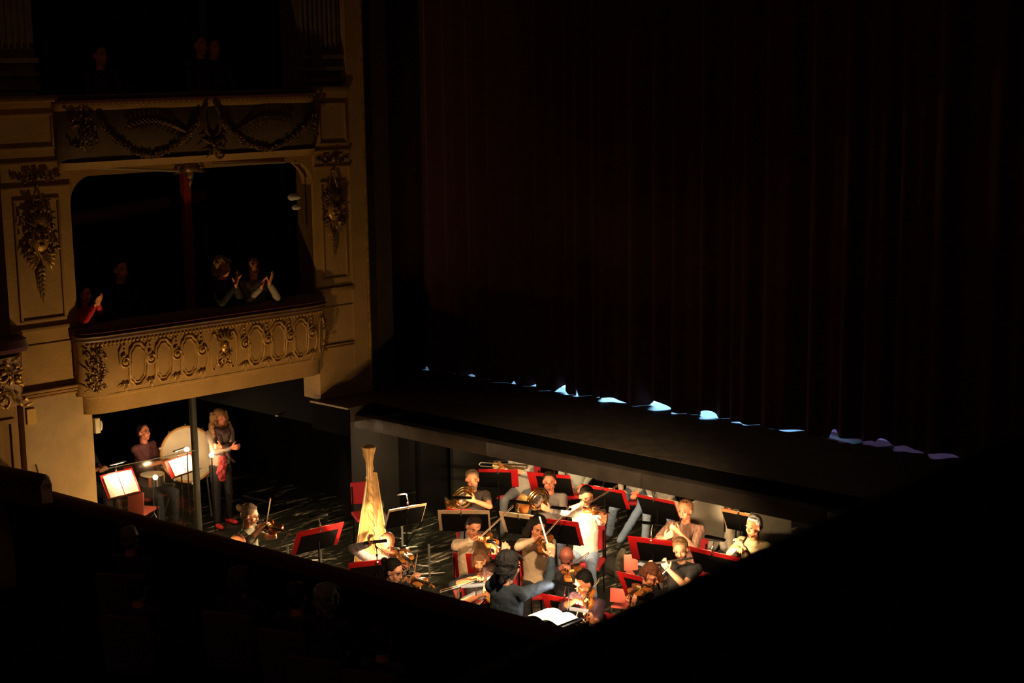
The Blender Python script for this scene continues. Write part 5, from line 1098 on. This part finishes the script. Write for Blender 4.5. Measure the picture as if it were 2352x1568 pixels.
# small marks of the dark pit side: floor bar, blobs painted as glints
a = onz(560, 1138, .05); b = onz(618, 1152, .05); m = MB().box((a+b)/2, (b-a).length, .03, .03, nrm(b-a), Z.cross(nrm(b-a)), Z); o = make('metal_bar', m, M_tube); tag(o, 'short pale metal bar lying behind the violist', 'bar')
for i, (x, y, dz) in enumerate(((783, 984, 0), (636, 954, 0))):
    d_ = ray(x, y); yy = 13.012 if i == 0 else 12.91; c = CAM+d_*(yy/d_.y); m = MB().ell(c, .025, .02, .014); o = make('glint_blob', m, mat('pale_glint', (.5, .42, .30), .4)); tag(o, ('small pale blob painted as a glint under the stage end beside the harp', 'small pale blob painted as a glint near the side of the box', 'small pale blob painted as a glint right of the standing woman')[i], 'glint')
# chair of red fabric by the conductor's right elbow
t = chair(dict(pel=onz(1203, 1330, .45), f=D3(-.9, 0, -.3), r=D3(-.3, 0, .9)), 'red chair seen edge on just left of the conductor\'s raised arm')
# ================================================================ BOX AUDIENCE
def boxp(lab, x, y, out, **k):
    a = onz(x, y, 4.1); kk = depth(W(11.5, 4.1, out)); p0 = atk(x, y, kk-0); return person(lab, p0, **k)
def Wd(x, y, s, out): return atk(x, y, depth(W(s, 4.1, out)))
def bx2(lab, x, y, s, out, **k):
    h = Wd(x, y, s, out); k.setdefault('Pelv', None); return person(lab, h, legs=False, group='audience in the lower box', vox=.009, **k), h
for lab, x, y, s, out, face, colr, hc, hr_, RR, LL in (
    ('blonde woman in black clapping in the lower box', 512, 612, 11.34, -.15, 48, (.012, .012, .014), (.36, .24, .11), 'bob', (545, 645), (541, 640)),
    ('woman in a pale scarf and dark glasses clapping in the lower box', 582, 612, 11.86, -.15, 18, (.30, .27, .20), (.07, .035, .02), 'long', (604, 648), (620, 640)),
    ('child in a red jumper clapping at the left end of the lower box', 195, 676, 9.75, -.16, 50, (.62, .02, .015), (.012, .01, .01), 'short', (222, 690), (228, 688)),
    ('dim figure in black sitting further back in the lower box', 278, 620, 10.2, -.8, 30, (.01, .01, .01), (.01, .01, .01), 'short', None, None)):
    h = Wd(x, y, s, out); hsc = .85 if 'child' in lab else 1.0
    kw = {}
    if RR: kw = dict(R=atk(RR[0]-4, RR[1]+12, depth(h)-.26), L=atk(LL[0]-2, LL[1]+10, depth(h)-.22), rdir=(D3(.35, .9, .1), D3(.4, 0, -.9), D3(0, .3, 1)), ldir=(D3(.45, .9, .1), D3(-.4, 0, .9), D3(0, .4, 1)), rc=14, lc=14)
    P = person(lab, h, 0, face, sit=False, up='box_%d' % x, upcol=colr, hair=hr_, haircol=hc, extras=(('glasses',) if 'glasses' in lab else ()), legs=False, group='audience in the lower box', vox=.009, scale=hsc, hk=hsc, Pelv=h-Z*(.17+.50)*hsc+Z*.02, **kw)
    if 'pale scarf' in lab:
        e = MB(); N_ = P['neck']; e.tube([N_+D3(-.09, -.02, .02), N_+D3(-.05, -.06, .10), N_+D3(.02, -.12, .13), N_+D3(.01, -.34, .15)], .035, 8); e.tube([N_+D3(.09, -.02, .02), N_+D3(.05, -.06, .10), N_+D3(0, -.10, .12)], .035, 8); make('scarf', e, cloth('ivory_scarf', (.48, .45, .36)), P['root'], voxel=.012, sm=1, disp=.02)
for lab, x, y, s in (('dim spectator in the dark upper box, left of its middle', 232, 128, 10.2), ('barely visible spectator in the upper box near its middle', 462, 104, 11.1), ('barely visible second spectator in the upper box near its middle', 492, 112, 11.3)):
    h = atk(x, y, depth(W(s, 6.5, -.6))); person(lab, h, 0, 30, sit=False, up='upper', upcol=(.05, .04, .04), hair='short', legs=False, group='audience in the upper box', vox=.012, Pelv=h-Z*.66)
m = MB(); wbox(m, 9.3, 12.9, 5.60, 5.72, -4.4, -.3); struct('floor', m, M_void, 'floor of the upper box')
# ================================================================ STALLS AUDIENCE in the dark foreground
for i, (x, y, lab, hc) in enumerate(((300, 1236, 'dim spectator in the stalls nearest the pier', (.20, .18, .15)), (552, 1330, 'dim spectator with full round hair in the stalls', (.09, .07, .05)), (683, 1368, 'dim spectator in the stalls right of the round haired one', (.10, .08, .06)), (752, 1372, 'pale haired spectator in the stalls closest to the pit rail', (.28, .25, .2)),
                           (318, 1350, 'dim spectator in the second row of the stalls, left', (.06, .05, .04)), (880, 1470, 'dim spectator in the second row of the stalls, right', (.06, .05, .05)))):
    h = onz(x, y, (2.1, 2.05, 2.05, 2.25, 2.0, 2.0)[i])
    P = person(lab, h, 0, 150, sit=False, up='stalls', upcol=(.03, .03, .035), hair='thick' if i in (1, 3) else 'short', haircol=hc, legs=False, group='audience in the stalls', vox=.011, Pelv=h-Z*.66)
    g = V((P['pel'].x, P['pel'].y, .9)); f_, r2 = P['f'], P['r']; t = thing('theatre_seat', 'dark red theatre seat of the '+lab.replace(' in the stalls', ''), 'seat', g, 'theatre seats in the stalls')
    m = MB().box(g+Z*.40+f_*.05, .48, .44, .10, r2, f_, Z); make('seat', m, M_velvetd, t, bevel=.03); m = MB().box(g+Z*.66-f_*.22, .48, .08, .55, r2, f_, nrm(Z-f_*.15)); make('backrest', m, M_velvetd, t, bevel=.03)
    for q in (-1, 1): m = MB().box(g+Z*.30+r2*q*.26, .05, .44, .60, r2, f_, Z); make('armrest', m, M_blackm, t, bevel=.01)
